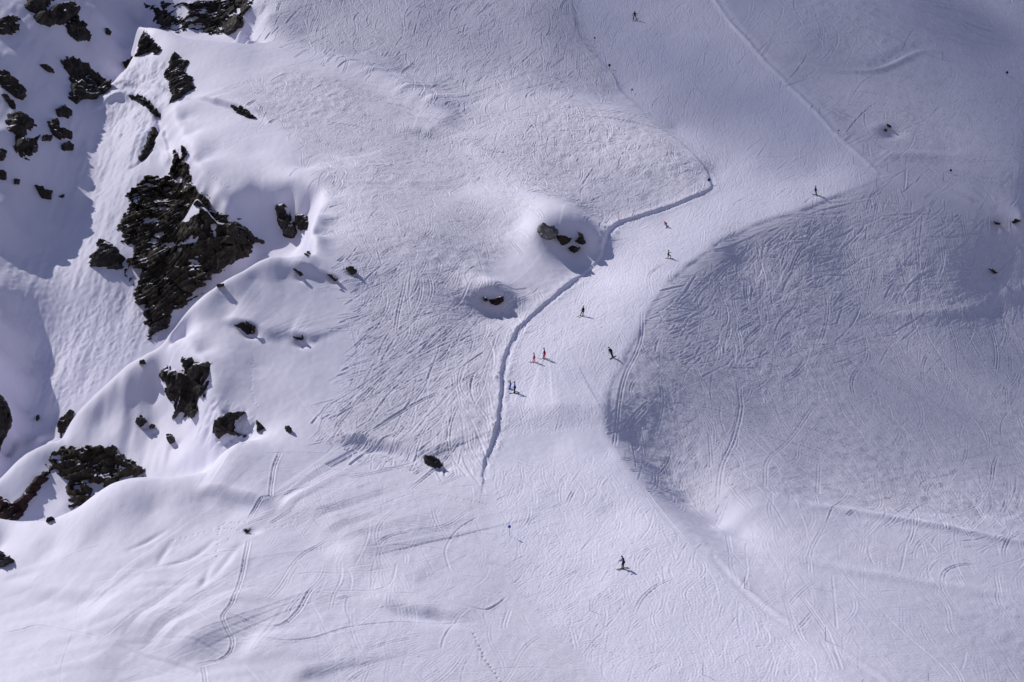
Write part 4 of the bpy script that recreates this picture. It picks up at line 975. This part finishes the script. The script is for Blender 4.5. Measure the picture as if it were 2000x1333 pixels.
    for k in range(9):
        t = -1.1+2.2*k/8
        for dz in (-.03, .03):
            ring.append(bm.verts.new(Vector(head1 + hd*(.012*q+dz*q)) + ax @ Vector((math.sin(t)*.104*q, math.cos(t)*.118*q, 0))))
    for k in range(8): bm.faces.new((ring[2*k], ring[2*k+1], ring[2*k+3], ring[2*k+2]))
    mesh_obj('goggles', bm, M_LENS, root)
    for s, k in ((-1, 'l'), (1, 'r')):
        d2, hc = ha[k]; sd = rt*s; pl = np.cross(d2, sd); pl /= np.linalg.norm(pl)+1e-9
        w0 = wr[k]; palm = w0 + d2*.07*q
        ch = [[('w', w0, .034*q), ('p', palm, (.045*q, .028*q))]]
        for i, (o_, ln) in enumerate(((-.036, .062), (-.012, .075), (.012, .07), (.036, .055))):
            b0 = palm + sd*o_*q + d2*.03*q; b1 = b0 + d2*ln*.5*q; b2 = b1 + (d2*.5 - pl*.8)*ln*.6*q
            ch.append([('p', palm, (.045*q, .028*q)), (f'a{i}', b0, .015*q), (f'b{i}', b1, .014*q), (f'c{i}', b2, .012*q)])
        t0 = palm - sd*.045*q; ch.append([('p', palm, (.045*q, .028*q)), ('t0', t0, .016*q), ('t1', t0 + d2*.04*q - pl*.03*q, .013*q)])
        skinned('glove', ch, cloth(glove), root, 'w', sub=0)
    for k in 'lr':
        a = ank[k]; toe = f3 if not board else r3*-1
        sole = off[k] + n*.055*q
        skinned('boot', [[('top', a + up*.13*q, .065*q), ('ank', a + up*.02*q, .068*q), ('heel', sole - toe*.08*q + n*.02*q, .05*q)], [('ank', a+up*.02*q, .068*q), ('mid', sole + toe*.07*q + n*.02*q, .05*q), ('toe', sole + toe*.18*q, .038*q)]], cloth(boots), root, 'ank')
    def plank(mid, d, L, w, name):
        d = d - n*(d@n); d /= np.linalg.norm(d); r = np.cross(d, n)
        bm = bmesh.new(); prof = [(-.5, .02, .75), (-.47, .004, .95), (-.25, 0, .9), (0, 0, .72), (.28, 0, .9), (.40, .004, 1.0), (.45, .03, .9), (.485, .075, .6), (.5, .10, .2)]
        if name == 'snowboard': prof = [(-.5, .08, .3), (-.46, .03, .85), (-.38, 0, 1), (0, 0, .8), (.38, 0, 1), (.46, .03, .85), (.5, .08, .3)]
        rows = []
        for t, hz, ww in prof:
            c = mid + d*t*L + n*(hz*L*.6+.012)
            rows.append([bm.verts.new(Vector(c + r*sx*w/2*ww + n*dz)) for sx, dz in ((-1, 0), (1, 0), (1, .022), (-1, .022))])
        for A_, B_ in zip(rows[:-1], rows[1:]):
            for i in range(4): bm.faces.new((A_[i], A_[(i+1) % 4], B_[(i+1) % 4], B_[i]))
        bm.faces.new(rows[0][::-1]); bm.faces.new(rows[-1])
        mesh_obj(name, bm, cloth(skis), root, smooth=False)
    if board: plank(f3*0, f3, 1.5*q, .27*q, 'snowboard')
    else:
        for s, k in ((-1, 'l'), (1, 'r')): plank(off[k] + f3*.05*q, f3 - r3*s*vee, 1.6*q, .10*q, 'ski')
    return root

BLK, NAVY = (.012, .012, .016), (.014, .016, .04)
person(1240, 39, 16.5, 'skier in black with legs wide apart, highest on the run at the top', 200, BLK, BLK, stance=.62, knee=.06, lean=.15, roll=-.03, arms=((.1, .75, .3), (.15, .5, .3)), vee=.18)
person(1594, 381.5, 17.5, 'upright skier in dark grey green jacket near the right edge of the run', 120, (.028, .034, .032), BLK, stance=.24, knee=.03, lean=.06, roll=-.06, arms=((.15, .35, .25), (.15, .25, .2)))
person(1303, 443.5, 13.5, 'leaning skier in a red jacket and dark trousers on the upper bend', 205, (.6, .02, .03), BLK, stance=.2, knee=.22, lean=.5, roll=-.42, arms=((.5, .4, .5), (.5, .3, .5)))
person(1307, 505.5, 17, 'snowboarder in black crouching with one arm stretched out to the right', 95, BLK, BLK, board=True, knee=.24, lean=.22, roll=-.12, arms=((.1, .6, .3), (1.15, .35, .25)), twist=0.0)
person(1136, 618, 20, 'skier in black with legs apart leaning to the right, skis yellowish', 235, BLK, BLK, skis=(.35, .27, .1), stance=.45, split=.1, knee=.05, lean=.2, roll=.22, arms=((.1, .2, .2), (.2, .2, .3)))
person(1063, 702, 21.5, 'skier in black jacket and dark red trousers, right one of the two in red trousers', 265, BLK, (.6, .012, .05), stance=.24, split=.24, knee=.08, lean=.16, arms=((.35, .2, .6), (.3, .2, .3)))
person(1043, 708.5, 18.5, 'shorter skier in dark jacket and bright red trousers, left one of the two in red', 262, (.014, .018, .03), (.9, .02, .08), stance=.3, split=.3, knee=.05, lean=.08, arms=((.2, .12, .2), (.2, .12, .2)))
person(1197.5, 698.5, 22, 'skier in dark navy leaning far left beside the right edge of the run', 215, (.016, .018, .03), (.022, .025, .045), stance=.14, knee=.10, lean=.2, roll=-.38, arms=((.3, .35, .5), (.2, .2, .4)))
person(996.5, 760.5, 16.5, 'small skier with arms raised in dark top and blue trousers by the cut bank', 262, (.016, .016, .03), (.02, .075, .55), stance=.26, split=.2, knee=.05, lean=.06, arms=((1.5, .55, 1.3), (1.4, .7, 1.2)))
person(1005, 768.5, 21.5, 'skier in bright blue jacket and black trousers standing by the cut bank', 265, (.015, .065, .55), BLK, stance=.2, split=.06, knee=.03, lean=.1, arms=((.35, .3, .5), (.15, .2, .2)))
person(1217, 1111, 26, 'skier in dark blue jacket looking down, lowest on the run', 250, (.04, .045, .2), BLK, stance=.28, split=.12, knee=.10, lean=.22, nod=.5, arms=((.5, .1, .9), (.5, .1, .9)))

# ------------------------------------------------------------------ piste poles and marker discs
M_POLE = plain('pole_paint', (.05, .045, .05), .5, .4, .15, 20)
M_POLE_RED = plain('red_pole_paint', (.30, .03, .03), .5, .4, .15, 20)
M_BAND = plain('pole_band', (.45, .12, .03), .5)
G3 = 'thin piste poles along the run'
def make_pole(px, py, top, label, lean=0.0, red=False):
    P, n, ppm = land(px, py); L = top/ppm + .1
    root = empty('piste_pole', P - n*.05, label, 'pole', G3)
    d = Vector((math.sin(lean), 0, math.cos(lean)))
    bm = bmesh.new(); tube(bm, d*-.25, d*(L*.86), .03, .026); mesh_obj('shaft', bm, M_POLE_RED if red else M_POLE, root)
    bm = bmesh.new(); tube(bm, d*(L*.86), d*L, .029, .024); mesh_obj('tip', bm, M_BAND, root)
for a in [(1311, 250, 12, 'thin pole on the upper left edge of the run, above the nose'), (1374, 295, 10, 'faint thin pole near the lower right end of the nose'),
          (1841, 117, 16, 'thin pole far right near the top, above the wavy snow ridge end'), (1601, 222, 11, 'pole on the bright berm halfway down its length'),
          (1686, 300, 17, 'pole near the lower end of the bright berm'), (1712, 365, 17, 'pole at the sharp corner where the berm meets the right edge'),
          (1733, 335, 15, 'pole just behind the corner where the berm ends'), (1843, 354, 18, 'pole in front of the shelf, left of the dark disc'),
          (1587, 407, 15, 'pole on the right edge below the grey green skier'), (1667, 320, 14, 'pole inside the run just before the berm corner'),
          (1426, 463, 19, 'pole at the small snow scoop on the right edge'), (1306, 549, 13, 'pole on the right edge below the snowboarder'),
          (1208, 431, 18, 'pole on the cut bank left of the red jacket skier'), (1454, 1150, 23, 'pole on the lower right edge, uppermost of the low poles'),
          (1612, 1252, 28, 'pole on the lower right edge among bright track stripes'), (1373, 1319, 23, 'pole near the bottom, right of the middle'),
          (1221, 896, 15, 'pole on the right edge where the run narrows into the bright fan'), (1152, 1193, 21, 'pole left of the lower run among trampled snow'),
          (1813, 1330, 15, 'pole at the bottom edge on the right'), (1395, 346, 8, 'short red pole beside the blue disc at the nose')]:
    make_pole(*a, red='red' in a[3])
make_pole(1681, 1337, 11, 'dark leaning stick at the bottom edge right of the centre', lean=.45)

M_DISC = plain('blue_disc', (.02, .08, .6), .4, .4)
M_DISC_DEEP = plain('deep_blue_disc', (.01, .03, .20), .4, .4)
M_DISC_DARK = plain('dark_disc', (.010, .012, .025), .4, .4)
M_RIM = plain('disc_rim', (.5, .5, .55), .5)
M_GREEN = plain('green_flag', (.05, .10, .04), .6)
M_ORANGE = plain('orange_flag', (.30, .10, .03), .6)
def marker(px, py, top, dia, label, mat):
    P, n, ppm = land(px, py); L = top/ppm; r = dia/2/ppm
    root = empty('piste_marker', P - n*.05, label, 'marker')
    bm = bmesh.new(); tube(bm, (0, 0, -.2), (0, 0, L), .025, .025); mesh_obj('pole', bm, M_POLE, root)
    c = Vector((0, -.03, L-r*.6))
    bm = bmesh.new(); tube(bm, c+Vector((0, 0, 0)), c+Vector((0, -.03, 0)), r, r, 20); di = mesh_obj('disc', bm, mat, root, smooth=False)
def flag(px, py, top, w, label, mat):
    P, n, ppm = land(px, py); L = top/ppm
    root = empty('piste_flag', P - n*.05, label, 'flag')
    bm = bmesh.new(); tube(bm, (0, 0, -.2), (0, 0, L), .022, .02); mesh_obj('pole', bm, M_POLE, root)
    bm = bmesh.new(); s = w/ppm
    vs = [[bm.verts.new((s*i/4, .02*math.sin(i*1.4)-.01*j, L-.02-s*1.25*j/3*(1-.15*i/4))) for i in range(5)] for j in range(4)]
    for j in range(3):
        for i in range(4): bm.faces.new((vs[j][i], vs[j+1][i], vs[j+1][i+1], vs[j][i+1]))
    mesh_obj('cloth', bm, mat, root)
marker(995, 1048, 22, 6.2, 'round blue disc on a thin pole left of the lower run', M_DISC)
marker(1385, 356, 8, 6.5, 'round dark blue disc at the tip of the nose, beside the run', M_DISC_DEEP)
marker(1190.5, 134, 8, 5.2, 'dark disc on the upper left edge of the run, middle of three markers', M_DISC_DARK)
marker(1967, 149, 9, 5.2, 'black disc alone near the right edge at the top', M_DISC_DARK)
marker(1857, 340, 9, 5, 'black disc on the textured shelf right of the run', M_DISC_DARK)
flag(1160, 80, 8, 3.0, 'small greenish flag on the upper left edge of the run, highest marker', M_GREEN)
flag(1233, 183, 10, 3.2, 'small orange and dark flag on the upper left edge, lowest of three markers', M_ORANGE)
flag(1637, 260, 7, 2.6, 'tiny orange flag right of the bright berm', M_ORANGE)

# ------------------------------------------------------------------ the snowed-in shrub with footprints round it
P, n, ppm = land(482, 1041)
root = empty('dwarf_shrub', P - n*.05, 'small dark snowed-in shrub with footprints around it, on the foreground snow', 'shrub')
M_TWIG = plain('twig', (.03, .022, .015), .9); M_LEAF = plain('needles', (.018, .022, .014), .8, .2, .4, 12)
r_ = random.Random(5)
bm = bmesh.new(); tips = []
for k in range(11):
    a = r_.uniform(0, 6.28); t = r_.uniform(.2, .95); L = r_.uniform(.35, .8)
    d = Vector((math.cos(a)*t, math.sin(a)*t*.8, 1-.55*t)).normalized()
    tube(bm, (0, 0, -.1), d*L*.6, .03, .018, 6); tube(bm, d*L*.6, d*L + Vector((0, 0, .06)), .018, .006, 6); tips += [d*L*f for f in (.5, .7, .85, 1)]
mesh_obj('stem', bm, M_TWIG, root)
bm = bmesh.new()
for p in tips:
    for _ in range(34):
        c = p + Vector((r_.gauss(0, .07), r_.gauss(0, .07), r_.gauss(0, .06))); d = Vector((r_.gauss(0, 1), r_.gauss(0, 1), r_.gauss(.5, .8))).normalized()
        s = d.orthogonal().normalized(); l = r_.uniform(.05, .12)
        bm.faces.new([bm.verts.new(x) for x in (c - s*.012, c + s*.012, c + d*l)])
mesh_obj('foliage', bm, M_LEAF, root, smooth=False)

# ------------------------------------------------------------------ light, sky, camera
sc = bpy.context.scene
w = bpy.data.worlds.new('World'); sc.world = w; w.use_nodes = True
nt = w.node_tree; bg = nt.nodes['Background']
sky = nt.nodes.new('ShaderNodeTexSky'); sky.sky_type = 'NISHITA'; sky.sun_disc = False
sky.sun_elevation = math.asin(SUN_TO[2]); sky.sun_rotation = math.atan2(SUN_TO[0], SUN_TO[1])
sky.altitude = 2200; sky.air_density = 1.0; sky.dust_density = .6
tint = nt.nodes.new('ShaderNodeMix'); tint.data_type = 'RGBA'; tint.blend_type = 'MULTIPLY'; tint.inputs['Factor'].default_value = 1
tint.inputs['B'].default_value = (1.28, 1.05, 1.08, 1)          # red raised in the sky colour to take the edge off the blue
nt.links.new(sky.outputs['Color'], tint.inputs['A']); nt.links.new(tint.outputs['Result'], bg.inputs['Color']); bg.inputs['Strength'].default_value = .077
sl = bpy.data.lights.new('sun', 'SUN'); sl.energy = 3.5; sl.angle = math.radians(.5); sl.color = (1.0, .97, .93)
so = bpy.data.objects.new('sun', sl); C.objects.link(so)
so.rotation_euler = Vector(-SUN_TO).to_track_quat('-Z', 'Y').to_euler(); so.location = Vector(SUN_TO*300)
cd = bpy.data.cameras.new('camera'); cd.sensor_width = 36; cd.sensor_fit = 'HORIZONTAL'; cd.lens = 36*FOC/IMG_W
cd.clip_start = 1; cd.clip_end = 6000
co_ = bpy.data.objects.new('camera', cd); C.objects.link(co_); co_.location = Vector(CAM)
co_.rotation_euler = (math.pi/2-PITCH, 0, 0)
sc.camera = co_
sc.view_settings.view_transform = 'Standard'; sc.view_settings.look = 'None'; sc.view_settings.exposure = 0; sc.view_settings.gamma = 1
